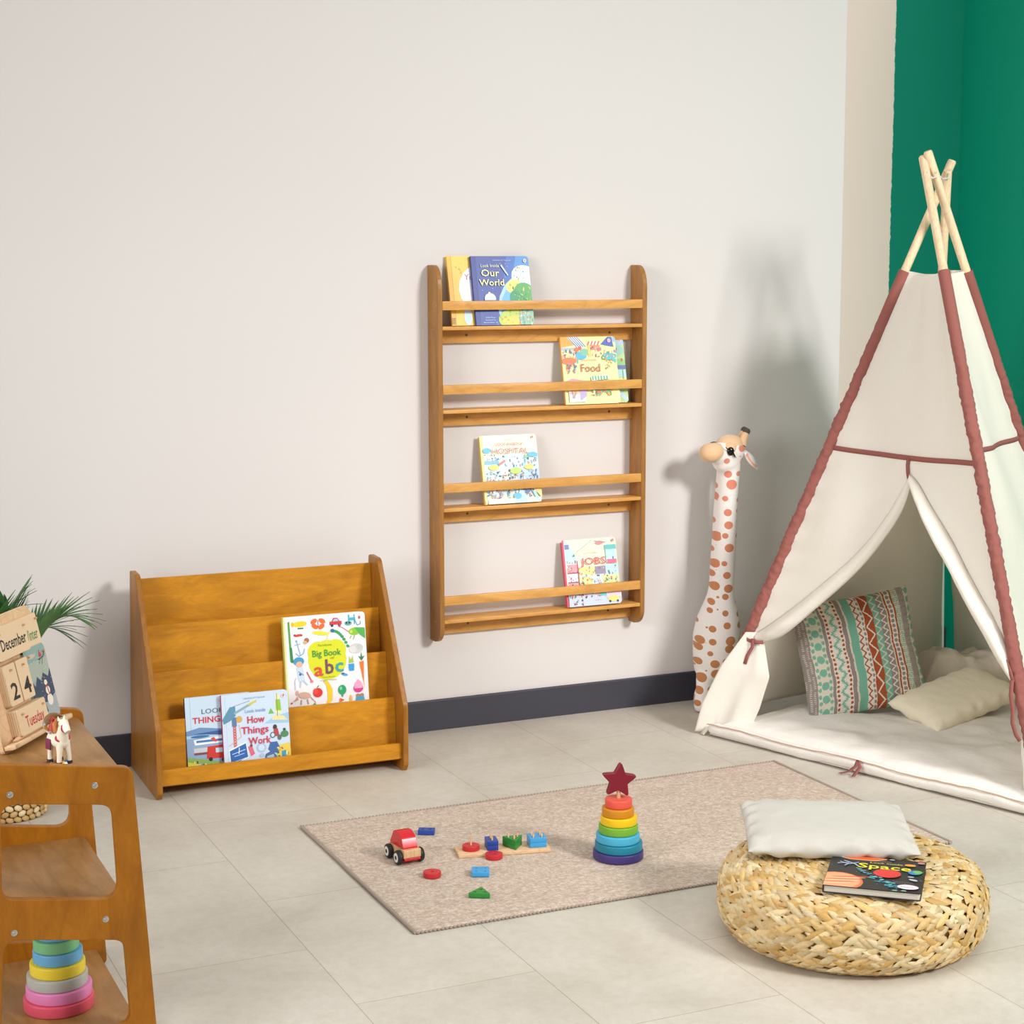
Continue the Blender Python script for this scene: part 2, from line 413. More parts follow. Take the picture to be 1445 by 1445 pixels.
# ------------------------------------------------------------ setting
def struct(name, mb, mat, smooth=False, loc=None):
    return tag(mb.build(name, mat, None, smooth), kind='structure')
mb = MB(); mb.box(-2.5, 7, -7, .6, -.1, 0); struct('floor', mb, M['floor'])
mb = MB(); mb.box(-2.5, 3.676, 0, .5, 0, 3.1, .003); struct('wall_back', mb, M['wall'])
mb = MB(); mb.box(3.676, 4.6, .25, .5, 0, 3.1); struct('wall_alcove', mb, M['wall_alcove'])
mb = MB(); mb.box(4.381, 4.6, -3.2, .25, 0, 3.1); struct('wall_right', mb, M['green'])
mb = MB(); mb.prism(roundpoly([(0, 0), (0, .102), (-.012, .102), (-.012, 0)][::-1], [0, .004, 0, 0]), 3.676+2.5, Matrix(((0, 0, 1, -2.5), (1, 0, 0, 0), (0, 1, 0, 0), (0, 0, 0, 1)))); struct('baseboard_back', mb, M['baseboard'])
mb = MB(); mb.box(3.676, 4.381, .238, .25, 0, .102, .003); struct('baseboard_alcove', mb, M['baseboard'])
# ------------------------------------------------------------ rug
def rug():
    rt = empty('rug', (1.385, -1.655, 0), 'large beige woven rug with pinkish flecks lying on the tiles', 'rug')
    W, D = 1.515, .85
    def top(u, v):
        x = u*W; y = v*D
        sk = .012*(1-v)*0
        e = min(x, W-x, y, D-y)
        z = .0065+.0012*noise.noise(V((x*3, y*3, 1)))-(.0028 if e < .004 else 0)
        return V((x+.006*math.sin(v*9)*(u < .01)+sk, y+.003*math.sin(u*14)*(v in (0, 1)), z))
    m = MB(); m.grid(top, 150, 90)
    o = m.build('rug_top', M['rug'], rt)
    m = MB(); m.prism(roundpoly([(0, 0), (W, 0), (W, D), (0, D)], .012), .0028, Matrix.Translation((0, 0, .0004)))
    m.build('rug_backing', M['rug_edge'], rt)
    m = MB()
    for k in range(150):   # whipped edge threads on the two long sides and near side
        x = (k+.5)/150*W
        m.ball((x, -.001, .0045), (.0042, .0035, .0035), 6, 4); m.ball((x, D+.001, .0045), (.0042, .0035, .0035), 6, 4)
    m.tube([(-.001, 0, .005), (-.002, D*.3, .005), (0, D*.7, .005), (-.001, D, .005)], .0042, 8); m.tube([(W, 0, .005), (W, D, .005)], .0042, 8)
    m.build('edge_stitching', M['rug_edge'], rt)
rug()
# ------------------------------------------------------------ books
def logo(a, x, y, s, c='#F6F3EE', c2='#C8463E'):
    a.E(x, y, .5*s, .55*s, c); a.E(x, y+.05*s, .3*s, .36*s, c2); a.E(x-.06*s, y+.1*s, .1*s, .2*s, '#F4E9D8'); a.R(x-.08*s, y-.42*s, x+.08*s, y-.3*s, c2)
def book(name, label, w, h, t, front, spine, art, loc, rot, group=None, cat='book', board=True, r=.012, pages='#D8D2C6'):
    rt = empty(name, loc, label, cat, group, rot)
    m = MB().colored(); k = .0018 if board else .0022
    out = roundpoly([(0, 0), (w, 0), (w, h), (0, h)], [0, r, r, 0], 5)
    m.setcol(m.prism(out, k, XZ@Matrix.Translation((0, 0, -k))), hexc(front))
    m.setcol(m.prism(out, k, XZ@Matrix.Translation((0, 0, -t))), hexc(front))
    m.setcol(m.box(-.001, .002, 0.0002, t, 0, h, .0006), hexc(spine))
    for f in m.bm.faces:
        f.normal_update()
    art.onto(m, XZ)
    m.build('cover', M['print'], rt, smooth=False)
    m = MB(); ins = .0025
    pr = roundpoly([(.002, ins), (w-ins, ins), (w-ins, h-ins), (.002, h-ins)], [0, r*.8, r*.8, 0], 5)
    n = 5
    for i in range(n):
        th = (t-2*k)/n; m.prism(pr, th*.86, XZ@Matrix.Translation((0, 0, -t+k+th*i+th*.07)))
    m.build('pages', paint(pages, .7), rt, smooth=False)
    return rt
w, h = .203, .225
PEOPLE = ['#3D5C8C', '#C85A4A', '#E8B79A', '#6B4A3A', '#F2D36B', '#5FA39A', '#FFFFFF', '#29324A', '#E58AA0']
lean = math.radians(-12.5)
# yellow body book
a = Art(w, h, 3)
a.R(0, 0, .06, 1, '#F0B92E').R(.06, 0, .075, 1, '#D99E22'); a.busy(.1, .65, .5, .95, 22, ['#E08C3A', '#C7C79A', '#8AA35A', '#F6D77C'], .012)
a.E(.62, .52, .46, .42, '#F3F0F4'); a.E(.62, .5, .4, .36, '#E6E6F2')
a.E(.7, .5, .22, .24, '#D9739A'); a.E(.66, .56, .1, .12, '#F0A3BC'); a.E(.74, .36, .14, .16, '#8C4A34'); a.E(.5, .33, .1, .08, '#BFD3E6'); a.E(.56, .13, .12, .22, '#E77E76', -.25); a.E(.68, .1, .12, .1, '#F2A39A')
a.E(.45, .9, .03, .05, '#3F5A2C'); a.E(.28, .12, .07, .13, '#BFD9EA')
a.T('Look inside', .42, .80, .09, '#C65C72', .40).T('Your Body', .27, .655, .14, '#B43A52', .60)
for q in range(6): a.R(-.0, .02+q*.016, .06, .028+q*.016, '#40331F')
book('board_book', 'yellow board book about the body, mostly behind the blue one on the rack top', w, h, .011, '#F3C74A', '#E8B02C', a, (2.149, -.0625, 1.3285), (lean, 0, 0), 'board books on the wall rack')
# blue world book
a = Art(w, h, 4)
a.P([(0, 0), (1, 0), (1, 1), (0, 1)], '#3B50A0'); a.P([(.35, 0), (1, 0), (1, 1), (.62, 1)], '#3F6CBC'); a.P([(.55, .2), (1, .45), (1, 1), (.78, 1)], '#4E93D6')
a.R(0, 0, .07, 1, '#2A3C8E').R(.07, 0, .08, 1, '#202F74')
a.E(1.02, .22, .62, .62, '#A9D4F0'); a.E(1.03, .21, .58, .58, '#6DB9E8')
a.E(.93, .68, .26, .2, '#EFF4F8', -.4); a.busy(.72, .62, .98, .84, 20, ['#5B7FA8', '#8FA7BE', '#D07A66'], .012)
a.E(.70, .56, .14, .11, '#E8DD79', .3); a.busy(.6, .5, .8, .62, 12, ['#B9B35A', '#7EA04A'], .012)
a.E(.88, .42, .2, .22, '#52A95A', .4); a.E(.72, .4, .1, .12, '#2F9A6A'); a.busy(.68, .3, .98, .55, 34, ['#2F8A4A', '#8CC65A', '#D8D35F', '#3D7F55'], .014)
a.E(.62, .1, .24, .15, '#B9CF55', .2); a.E(.66, .06, .2, .07, '#F3CE55'); a.E(.9, .08, .16, .17, '#8FC0A4'); a.busy(.74, .0, .98, .2, 40, ['#5B9FAF', '#E2E8DA', '#D06B6B', '#5F9F5A', '#F0C8CC'], .014); a.busy(.4, .02, .75, .2, 16, ['#E08A3A', '#7FB04A', '#F0E68A'], .012)
a.E(.27, .38, .1, .09, '#D5DFF5'); a.R(.17, .28, .37, .36, '#3B50A0'); a.E(.26, .46, .02, .02, '#FFFFFF')
for q in range(26): a.E(a.r.uniform(.1, .62), a.r.uniform(.2, .98), .005, .005, '#DDE6FA', 0, 6)
a.P([(.49, .86), (.51, .88), (.62, .72), (.6, .71)], '#C9D7F3')
a.T('USBORNE LIFT-THE-FLAP', .36, .925, .028, '#CBD4EE', .32).T('Look Inside', .15, .835, .075, '#E3E59B', .32).T('Our', .15, .705, .155, '#F3EE9A', .31, bold=.01).T('World', .10, .57, .145, '#F3EE9A', .43, bold=.01)
a.T('Emily Bone', .16, .10, .03, '#C9DDF5', .16).T('Illustrated by', .15, .065, .028, '#C9DDF5', .18).T('Benedetta G.', .12, .03, .028, '#C9DDF5', .24)
logo(a, .925, .93, .055)
book('board_book', 'blue board book with a green globe on its cover and the title Our World', w, h, .010, '#3B50A0', '#2B3A86', a, (2.2265, -.0765, 1.3285), (lean, 0, 0), 'board books on the wall rack')
# park book behind the food one
a = Art(w, h, 5)
a.R(0, 0, 1, 1, '#B7DC98').R(0, .86, 1, 1, '#A9D2EE'); a.E(.8, .78, .2, .1, '#9AD0C0'); a.E(.9, .55, .16, .12, '#8FD07A'); a.R(.6, .5, 1, .56, '#6B6BB0').R(.6, .38, 1, .49, '#B9E0E8').R(.6, .3, 1, .37, '#F0E88A'); a.R(.93, .35, .95, .5, '#5F9F6A')
a.E(.8, .86, .03, .04, '#4A3440').E(.83, .8, .04, .04, '#C8463E').E(.94, .64, .02, .03, '#C0604A'); a.P([(.72, .22), (.8, .24), (1, .06), (.95, .02)], '#BFD9F4'); a.P([(.72, .12), (.9, 0), (.72, 0)], '#F3D98A'); a.R(.6, .24, 1, .28, '#D9C2B0')
logo(a, .93, .93, .05, '#E9EEF2', '#C77A8E')
book('board_book', 'pale green and blue board book peeking out behind the yellow food book', w, h, .010, '#BFE0A6', '#8FC07A', a, (2.5835, -.0625, 1.0645), (lean, 0, 0), 'board books on the wall rack')
# food book
a = Art(w, h, 6); Y_ = '#F5EFA9'
a.R(0, 0, 1, 1, Y_); a.P([(0, 1), (.14, 1), (.27, .88), (0, .84)], '#F2A63A')
a.P([(.12, 1), (.3, 1), (.43, .86), (.3, .83)], '#F4F7FB')
for q in range(5): x = .13+q*.04; a.P([(x, 1), (x+.018, 1), (x+.165, .855), (x+.148, .845)], '#4E83BE')
a.R(0, .8, .28, .84, '#A8B9D0'); a.busy(0, .62, .3, .8, 60, ['#E57B3C', '#C85A4A', '#7F9DC4', '#F0C890', '#3F6F7F', '#E9A0A0'], .018); a.E(.12, .64, .14, .06, '#E8743A'); a.E(.35, .72, .1, .07, '#4BB3D6'); a.E(.41, .77, .08, .06, '#7CC0A4'); a.L([(.27, .6), (.3, .72), (.38, .76)], .02, '#58B7C9')
a.E(.28, .81, .04, .04, '#E56A3C'); a.E(.34, .83, .03, .03, '#D94C42')
a.P([(.46, .87), (.52, .93), (.7, .93), (.7, .87)], '#F7E4DA')
for q in range(4): x = .47+q*.06; a.P([(x, .87), (x+.025, .87), (x+.06, .93), (x+.035, .93)], '#D9553C')
a.R(.5, .8, .7, .87, '#EA8A5A'); a.R(.48, .7, .53, .87, '#F2C96A'); a.busy(.53, .69, .72, .84, 22, ['#D96A8A', '#5A3A3A', '#E9B79A', '#8FB5C9'], .018)
a.P([(.72, .88), (.86, .99), (.92, .99), (.96, .84)], '#3F62BC'); a.P([(.94, .92), (1, .92), (1, .98), (.93, .99)], '#9CC4E6')
a.E(.86, .7, .13, .06, '#59BFC4'); a.busy(.76, .66, .99, .8, 26, ['#8A8FC4', '#D08A9A', '#5FA37A', '#E9E2D0'], .017); a.P([(.88, .66), (.98, .66), (.98, .6)], '#4CC3D4'); a.E(.75, .68, .035, .035, '#4A9A4A'); a.E(.75, .68, .015, .015, Y_)
a.busy(.78, .52, .9, .66, 24, ['#E9A040', '#5F8A4A', '#EEF0F4', '#B0664A', '#D8C070'], .013); a.busy(.06, .46, .24, .6, 36, ['#6F87A8', '#A0B4C8', '#C85A6A', '#E9A060', '#4F6F8F'], .015)
logo(a, .875, .935, .06, '#E9DFE8', '#D06A6A')
a.T('Look inside', .34, .635, .065, '#E39A78', .28).T('Food', .32, .475, .19, '#B9503C', .35, bold=.0)
a.P([(.05, .35), (.14, .38), (.4, .34), (.4, .26), (.05, .26)], '#E99AA8'); a.R(.06, .03, .36, .26, '#E6DCEC'); a.busy(.08, .1, .3, .24, 34, ['#E98A6A', '#7F8AB0', '#C0A090', '#E9C07A'], .02); a.P([(.26, .05), (.38, .12), (.38, .28), (.26, .2)], '#B9A8D4')
a.P([(.48, .4), (.8, .42), (.83, .36), (.49, .34)], '#E9F2E4')
for q in range(6): x = .5+q*.052; a.R(x, .35, x+.026, .41, '#4FAF84')
a.R(.48, .18, .8, .34, '#6FBFA0'); a.busy(.47, .12, .85, .26, 50, ['#D96A4A', '#5FA05A', '#E9B04A', '#4FAF94', '#F2E0C8'], .022)
a.T('Illustrated by', .5, .05, .022, '#BFB07A', .2)
book('board_book', 'pale yellow board book with market stalls titled Food, leaning on the second wall rack shelf', w-.006, h, .010, Y_, '#E09A30', a, (2.5455, -.0765, 1.0645), (lean, 0, 0), 'board books on the wall rack')
# hospital book
a = Art(w, h, 8)
a.R(0, 0, 1, 1, '#F4F2DA').R(0, 0, .045, 1, '#F0E3A0').R(.045, 0, .052, 1, '#D8CFA0')
a.R(.05, .5, .32, .72, '#F4F2DA'); a.P([(.05, .12), (.05, .68), (.3, .68), (.42, .72), (1, .72), (1, .12)], '#CFE7E9'); a.P([(.6, .42), (1, .48), (1, .3), (.6, .3)], '#BFD6F0')
a.R(.33, .28, .6, .5, '#F2F1DE'); a.R(.05, .18, .3, .3, '#F2F1DE')
DOC = ['#3F6F9F', '#6F87A8', '#3A4860', '#A8C4D8', '#E9B79A', '#4FA8BC', '#FFFFFF', '#8A8FC4', '#D88A8A']
a.busy(.06, .62, .32, .72, 26, DOC, .015); a.R(.05, .58, .3, .63, '#7FC0D6'); a.busy(.36, .54, .98, .7, 46, DOC, .016); a.R(.76, .66, .88, .69, '#8FCF8A'); a.busy(.06, .34, .98, .48, 90, DOC, .016)
a.P([(.28, .58), (.4, .64), (.41, .61), (.29, .55)], '#DE7F7A')
for x, y, rx, ry, c in ((.1, .78, .07, .045, '#67BEE6'), (.9, .7, .085, .04, '#67BEE6'), (.2, .53, .09, .045, '#F0E070'), (.82, .52, .085, .04, '#F0E070'), (.58, .47, .1, .05, '#BFDF6A')): a.E(x, y, rx, ry, c)
a.P([(.6, .3), (.64, .33), (.82, .34), (.84, .3), (.82, .27), (.62, .27)], '#5FA0DE')
a.busy(.06, .08, .98, .24, 90, DOC, .018); a.R(.05, 0, .98, .07, '#F4F2DA'); a.P([(.5, .0), (.62, .2), (.72, .14), (.74, 0)], '#BFE3EE'); a.P([(.8, .24), (1, .24), (1, .06)], '#F0D58A'); a.E(.57, .1, .07, .05, '#67BEE6'); a.E(.75, .16, .06, .03, '#6B6FA8', .5); a.P([(.84, .16), (.88, .18), (.95, .05), (.9, .04)], '#A8DCEA')
a.T('USBORNE', .42, .925, .03, '#9FB0AA', .13).T('LOOK INSIDE A', .25, .845, .066, '#D9867A', .50).T('HOSPITAL', .19, .725, .125, '#D06A66', .64, bold=-.005)
a.E(.92, .955, .015, .02, '#C07F7A')
for q in range(4): a.R(-.01, .02+q*.014, .04, .028+q*.014, '#E8E4D0')
book('board_book', 'cream and pale blue board book titled Hospital on the third wall rack shelf', w-.004, h-.004, .012, '#F4F2DA', '#D8AC3C', a, (2.2555, -.0735, .749), (lean, 0, 0), 'board books on the wall rack')
# jobs book
a = Art(w, h, 9)
a.R(0, 0, 1, 1, '#F6F1D6').R(.0, 0, .03, 1, '#D94F6C'); a.P([(.03, .95), (.12, .95), (.25, .7), (.25, .62), (.03, .62)], '#C5E3EC'); a.R(.04, .86, .12, .93, '#7A86BE')
for y, c in ((.5, '#F0A0A8'), (.36, '#DCE6F6'), (.22, '#F0A0A8')): a.R(.05, y, .25, y+.13, c); a.busy(.06, y+.01, .24, y+.11, 14, PEOPLE, .013)
a.R(.05, .495, .25, .51, '#9A4A6A').R(.05, .355, .25, .37, '#9A4A6A').R(.24, .2, .255, .68, '#B04A6A'); a.busy(.06, .63, .25, .69, 12, ['#3F6F7F', '#D8604A', '#FFFFFF'], .013)
a.R(.26, .2, 1, .58, '#C8E6EC'); a.R(.26, .45, .56, .58, '#EDE79A').R(.56, .46, .76, .58, '#9A8FA8').R(.76, .44, 1, .6, '#BFDFEC').R(.26, .3, .5, .43, '#EDE79A').R(.5, .3, .68, .43, '#D5E4F2').R(.68, .3, 1, .44, '#DDE9A0')
a.busy(.27, .22, .98, .57, 120, PEOPLE+['#7F8FC4', '#A8C4D8'], .014)
a.R(.78, .62, .97, .86, '#BFE0EC').R(.77, .82, .98, .89, '#67C4C4').R(.79, .61, .97, .67, '#E5718F').R(.9, .67, .92, .71, '#4A5A7A'); a.E(.68, .93, .07, .03, '#E08A9A'); a.L([(.58, .96), (.8, .93)], .008, '#7F7F8F')
a.L([(.2, .78), (.55, .98)], .012, '#B7CFC6'); a.E(.19, .76, .015, .015, '#4F8A9A')
a.R(.03, 0, 1, .2, '#C9D6EA'); a.busy(.04, .12, .98, .2, 60, PEOPLE, .016); a.R(.6, .13, .76, .19, '#6FC9CC'); a.R(.7, .18, 1, .23, '#A83248'); a.R(.72, .1, 1, .18, '#E3D3E6'); a.E(.85, .08, .11, .05, '#F0DC7A'); a.E(.78, .04, .02, .02, '#3A3A4A').E(.92, .04, .02, .02, '#3A3A4A'); a.busy(.05, .02, .3, .1, 18, PEOPLE, .012)
a.T('usborne lift-the-flap', .32, .82, .03, '#AFC0D6', .3, rot=.06).T('LOOK INSIDE', .36, .775, .042, '#E0B9A0', .28).T('JOBS', .3, .61, .17, '#D4504C', .46)
a.T('Lara Bryan', .5, .07, .022, '#A09AB8', .12)
a.E(.93, .955, .02, .025, '#D08A8A')
book('board_book', 'cream board book with a red spine titled Jobs on the lowest wall rack shelf', w, h-.006, .012, '#F6F1D6', '#C43E5C', a, (2.5545, -.0735, .3855), (lean, 0, 0), 'board books on the wall rack')
# big abc book
w2, h2 = .257, .305
a = Art(w2, h2, 10); a.R(0, 0, 1, 1, '#F2F0F2').R(0, 0, .02, 1, '#E3E6A0')
a.P([(.05, .95), (.075, .96), (.085, .6), (.1, .55), (.06, .56)], '#4FA040').P([(.06, .7), (.09, .7), (.1, .55), (.07, .55)], '#2F8A4A')
a.E(.2, .925, .085, .035, '#F2D522', .05).E(.11, .925, .02, .03, '#E6C21A').R(.17, .875, .24, .89, '#3F7F6F')
for x, y, an in ((.37, .94, .5), (.47, .94, -.5), (.38, .89, -.6), (.46, .885, .6)): a.E(x, y, .045, .028, '#EC6A2C', an)
a.R(.415, .88, .425, .95, '#B9502A')
a.R(.56, .89, .71, .925, '#D9343C').P([(.58, .92), (.61, .96), (.66, .96), (.69, .92)], '#D9343C').P([(.6, .925), (.62, .95), (.66, .95), (.67, .925)], '#9FC7E6').E(.59, .885, .018, .018, '#333B4A').E(.68, .885, .018, .018, '#333B4A')
a.R(.79, .92, .88, .95, '#3FB3C9').R(.79, .88, .81, .98, '#3FB3C9').R(.86, .88, .875, .98, '#3FB3C9').E(.79, .895, .045, .028, '#5FA8A4').E(.77, .9, .012, .012, '#22313A').E(.805, .9, .012, .012, '#22313A').L([(.87, .93), (.9, .87), (.94, .88), (.94, .91)], .01, '#3F8FB9')
a.E(.93, .945, .014, .02, '#C85A5A')
a.E(.17, .815, .05, .015, '#D9483C', .1).E(.13, .82, .015, .012, '#C0302C').E(.21, .815, .014, .012, '#C0302C')
a.L([(.13, .64), (.17, .61), (.22, .63), (.24, .68)], .014, '#8FB9DE').L([(.15, .75), (.185, .62)], .012, '#8FB9DE').L([(.12, .72), (.19, .73)], .01, '#8FB9DE').E(.145, .76, .014, .014, '#8FB9DE')
a.E(.27, .76, .03, .03, '#B06A4A').E(.25, .74, .025, .022, '#D9B07F')
a.E(.51, .55, .235, .235, '#DDE01E').E(.4, .63, .125, .13, '#DDE01E').E(.62, .64, .125, .13, '#DDE01E').E(.44, .82, .1, .025, '#E6E23A', -.15).L([(.51, .72), (.53, .8), (.57, .84)], .015, '#E6E27A')
for q in range(9): t = q/8; a.E(.6+.17*t, .83-.16*t*t, .022, .018, '#2FA05A', -.7*t, 8)
a.E(.59, .835, .025, .022, '#2F6FA8')
a.L([(.69, .9), (.67, .87), (.71, .86), (.79, .81)], .008, '#D9607F').E(.86, .81, .07, .045, '#8CC63A').P([(.86, .85), (.99, .84), (.99, .73), (.93, .77)], '#4FB04A').E(.82, .81, .018, .018, '#D9E04A').L([(.82, .77), (.8, .74)], .008, '#7FB04A').L([(.86, .77), (.84, .73)], .008, '#7FB04A')
a.E(.87, .64, .085, .06, '#D3D2D2').E(.83, .63, .05, .04, '#DEDDDC').E(.91, .65, .04, .035, '#C9C9C9')
a.P([(.77, .5), (.78, .57), (.8, .52), (.82, .57), (.83, .5)], '#A8C63A').E(.8, .46, .035, .035, '#2F9FE0').P([(.765, .49), (.835, .49), (.83, .42), (.77, .42)], '#2F9FE0')
a.P([(.9, .5), (.955, .51), (.945, .3), (.955, .22)], '#EE7A26').P([(.89, .56), (.92, .55), (.93, .6), (.94, .55), (.97, .56), (.93, .51)], '#2F7F4A')
a.E(.16, .56, .065, .05, '#3F9CC9').E(.165, .53, .04, .035, '#E9B79F').P([(.13, .5), (.2, .5), (.22, .36), (.15, .36)], '#CFE0F0').L([(.15, .46), (.21, .42)], .014, '#7FA3C9').L([(.17, .36), (.16, .3)], .014, '#B9CFE6').L([(.2, .37), (.25, .32)], .014, '#B9CFE6').L([(.1, .28), (.1, .37), (.12, .4)], .008, '#BFC7DE').E(.17, .43, .016, .016, '#4A6F9F')
a.L([(.25, .45), (.3, .36)], .012, '#C84A6A').E(.305, .35, .02, .015, '#E07F9A')
a.E(.21, .22, .075, .04, '#D9B09A', -.15).P([(.06, .16), (.13, .22), (.13, .18)], '#D9A08A').E(.12, .25, .018, .03, '#E0A8A0').L([(.17, .18), (.16, .13)], .014, '#C99A84').L([(.24, .18), (.25, .13)], .014, '#C99A84').L([(.28, .2), (.34, .14)], .008, '#C99A84').E(.05, .155, .012, .01, '#D9483C')
a.E(.37, .235, .058, .055, '#DE2F2F').E(.345, .25, .03, .035, '#E64A3C').L([(.365, .285), (.385, .305)], .01, '#4F8A3A')
a.P([(.44, .35), (.5, .34), (.55, .26), (.54, .15), (.45, .07), (.45, .09), (.49, .16), (.49, .24), (.48, .3)], '#F4CE1E')
a.E(.67, .24, .05, .058, '#1FA36A').P([(.655, .19), (.685, .19), (.67, .165)], '#1FA36A').E(.655, .255, .015, .022, '#7FD0A4')
a.E(.87, .24, .06, .05, '#D93A8C').P([(.82, .24), (.925, .24), (.91, .3), (.87, .33), (.83, .29)], '#F2A8C9')
a.E(.71, .39, .04, .015, '#4FA3DE', -.3).E(.69, .4, .02, .012, '#2F6FB0')
a.P([(.8, .06), (.98, .06), (.93, .13), (.84, .14)], '#D9483C').P([(.82, .09), (.95, .09), (.93, .16), (.84, .16)], '#3FA8D0').E(.86, .17, .025, .02, '#B08468').E(.91, .17, .025, .02, '#B08468').R(.82, .08, .96, .095, '#F0D04A')
a.P([(.04, .06), (.3, .12), (.33, .1), (.28, .02), (.04, .02)], '#2FA05A').E(.1, .1, .02, .02, '#F0F0E0').E(.15, .11, .02, .02, '#F0F0E0').P([(.27, .1), (.33, .14), (.35, .1), (.28, .06)], '#2FA05A')
a.P([(.55, .04), (.62, .04), (.62, .12)], '#BFC9E0').L([(.62, .03), (.64, .16)], .012, '#E9904A').P([(.64, .16), (.69, .14), (.645, .12)], '#E0603A').E(.74, .08, .03, .04, '#F2B84A').E(.77, .14, .016, .05, '#F2B84A').E(.43, .05, .03, .03, '#E6C83A')
a.T('The Usborne', .4, .69, .035, '#6F8A2A', .17).T('Big Book', .33, .59, .11, '#2F9A4A', .35, bold=.008).T('of', .545, .555, .05, '#9AA03A', .05).T('a', .34, .4, .22, '#E0512C', .11, bold=.02).T('b', .48, .415, .24, '#7A4A5F', .1, bold=.02).T('c', .6, .425, .22, '#2FA3A8', .1, bold=.02)
a.T('Felicity Brooks', .43, .375, .024, '#7F9A2A', .16).T('& Sophia Touliatou', .41, .345, .024, '#7F9A2A', .2)
book('board_book', 'big white book covered in small pictures with a green apple titled Big Book of abc', w2, h2, .018, '#F2F0F2', '#D6DC7A', a, (1.510, -.2965, .1695), (math.radians(-7.5), 0, math.radians(-1.2)), 'books in the low display stand', r=.014)
# things that go (behind) and how things work (front)
a = Art(.2, .222, 11)
a.R(0, 0, 1, 1, '#C9DEF0').R(.07, 0, .078, 1, '#A9C3DA'); a.P([(0, .56), (.2, .6), (.6, .55), (1, .57), (1, .5), (0, .5)], '#6F93C0'); a.R(0, .46, 1, .5, '#A9D0E6')
a.R(0, .12, 1, .46, '#8FAACC'); a.P([(0, .2), (.55, .1), (1, 0), (0, 0)], '#D9D04A'); a.P([(0, .22), (.3, .17), (.8, .04), (.7, 0), (0, .16)], '#8FAF5A')
a.P([(.1, .44), (.55, .47), (.72, .43), (.68, .38), (.12, .37)], '#EEF2F6'); a.R(.14, .4, .55, .43, '#4A7AB8'); a.P([(.35, .44), (.4, .46), (.45, .4), (.42, .39)], '#D9503C'); a.E(.2, .48, .14, .02, '#3F6FA8'); a.E(.65, .48, .1, .03, '#4FA3B8'); a.P([(.1, .52), (.5, .54), (.8, .5), (.5, .48)], '#3F5F9A')
a.R(.1, .26, .34, .33, '#C9CDD2'); a.P([(.28, .18), (.3, .34), (.58, .35), (.62, .3), (.6, .17)], '#CF3A34'); a.R(.42, .25, .58, .31, '#BFE0F0'); a.E(.34, .17, .03, .03, '#2A2A33').E(.53, .15, .03, .03, '#2A2A33'); a.R(.1, .24, .3, .27, '#7F4A4A'); a.P([(.62, .33), (.72, .42), (.95, .42), (.95, .24), (.68, .26)], '#EBB43A'); a.E(.72, .24, .05, .05, '#39313A').E(.8, .12, .08, .09, '#4F3A6A')
a.busy(.1, .02, .3, .16, 20, PEOPLE, .02)
a.T('USBORNE', .5, .92, .03, '#D98A94', .2).T('LOOK INSIDE', .24, .775, .1, '#55606F', .72).T('THINGS THAT', .1, .655, .125, '#D3303F', .86, bold=.015)
book('board_book', 'light blue book with a red fire engine, left one half hidden behind its neighbour', .2, .222, .011, '#C9DEF0', '#2F3F5F', a, (1.189, -.3505, .053), (math.radians(-7), 0, math.radians(-1.2)), 'books in the low display stand')
a = Art(.2, .224, 12)
a.R(0, 0, 1, 1, '#CFE0F3').R(.055, 0, .06, 1, '#AFC6DF'); a.P([(.62, .58), (1, .56), (1, .7), (.78, .66)], '#A4CBE8')
a.P([(.74, .62), (.98, .6), (.92, .66), (.78, .68)], '#EFE0A0'); a.P([(.8, .7), (.82, .95), (.86, .95), (.9, .7)], '#F0EAA0'); a.P([(.81, .74), (.81, .88), (.88, .88), (.89, .73)], '#8FC93A'); a.P([(.69, .7), (.73, .78), (.78, .7)], '#6FC05A'); a.L([(.83, .66), (.83, .96)], .01, '#A08A5F')
a.R(.15, .3, .2, .6, '#E0A0A4')
for q in range(8): y = .31+q*.036; a.L([(.15, y), (.2, y+.03)], .009, '#C04A4A'); a.L([(.2, y), (.15, y+.03)], .009, '#C04A4A')
a.R(.14, .58, .21, .7, '#5F7FA8'); a.P([(.0, .68), (.12, .84), (.2, .84), (.2, .72), (.12, .66), (.02, .62)], '#5F94B0'); a.L([(.18, .75), (.44, .86)], .035, '#8FB0B9'); a.L([(.4, .85), (.52, .89)], .03, '#D9CC4A'); a.L([(.16, .84), (.42, .9)], .006, '#5F7F8F'); a.L([(.24, .6), (.27, .44), (.2, .4), (.08, .33)], .01, '#E0B08A'); a.E(.25, .67, .045, .05, '#D9AC5A')
a.P([(.07, .28), (.34, .37), (.37, .16), (.09, .06)], '#F2F5F8'); a.P([(.085, .265), (.33, .35), (.355, .17), (.1, .08)], '#2F68B4'); a.L([(.12, .22), (.32, .27)], .01, '#C5DCF2').L([(.15, .19), (.3, .22)], .008, '#C5DCF2').L([(.22, .22), (.23, .3)], .012, '#E5EEF8').L([(.14, .12), (.32, .16)], .008, '#C5DCF2')
a.P([(.36, .3), (.42, .31), (.46, .2), (.4, .17)], '#DE6A84').E(.41, .31, .02, .022, '#7A4A3A'); a.P([(.12, .04), (.3, .12), (.48, .1), (.4, .02)], '#5F8F5A'); a.busy(.14, .02, .46, .1, 16, ['#3F7F4A', '#8FAF6A', '#4F5F4A'], .018)
a.E(.56, .27, .07, .07, '#AFC6E6').E(.56, .27, .045, .045, '#CFE0F3').E(.56, .17, .035, .03, '#AFC6E6')
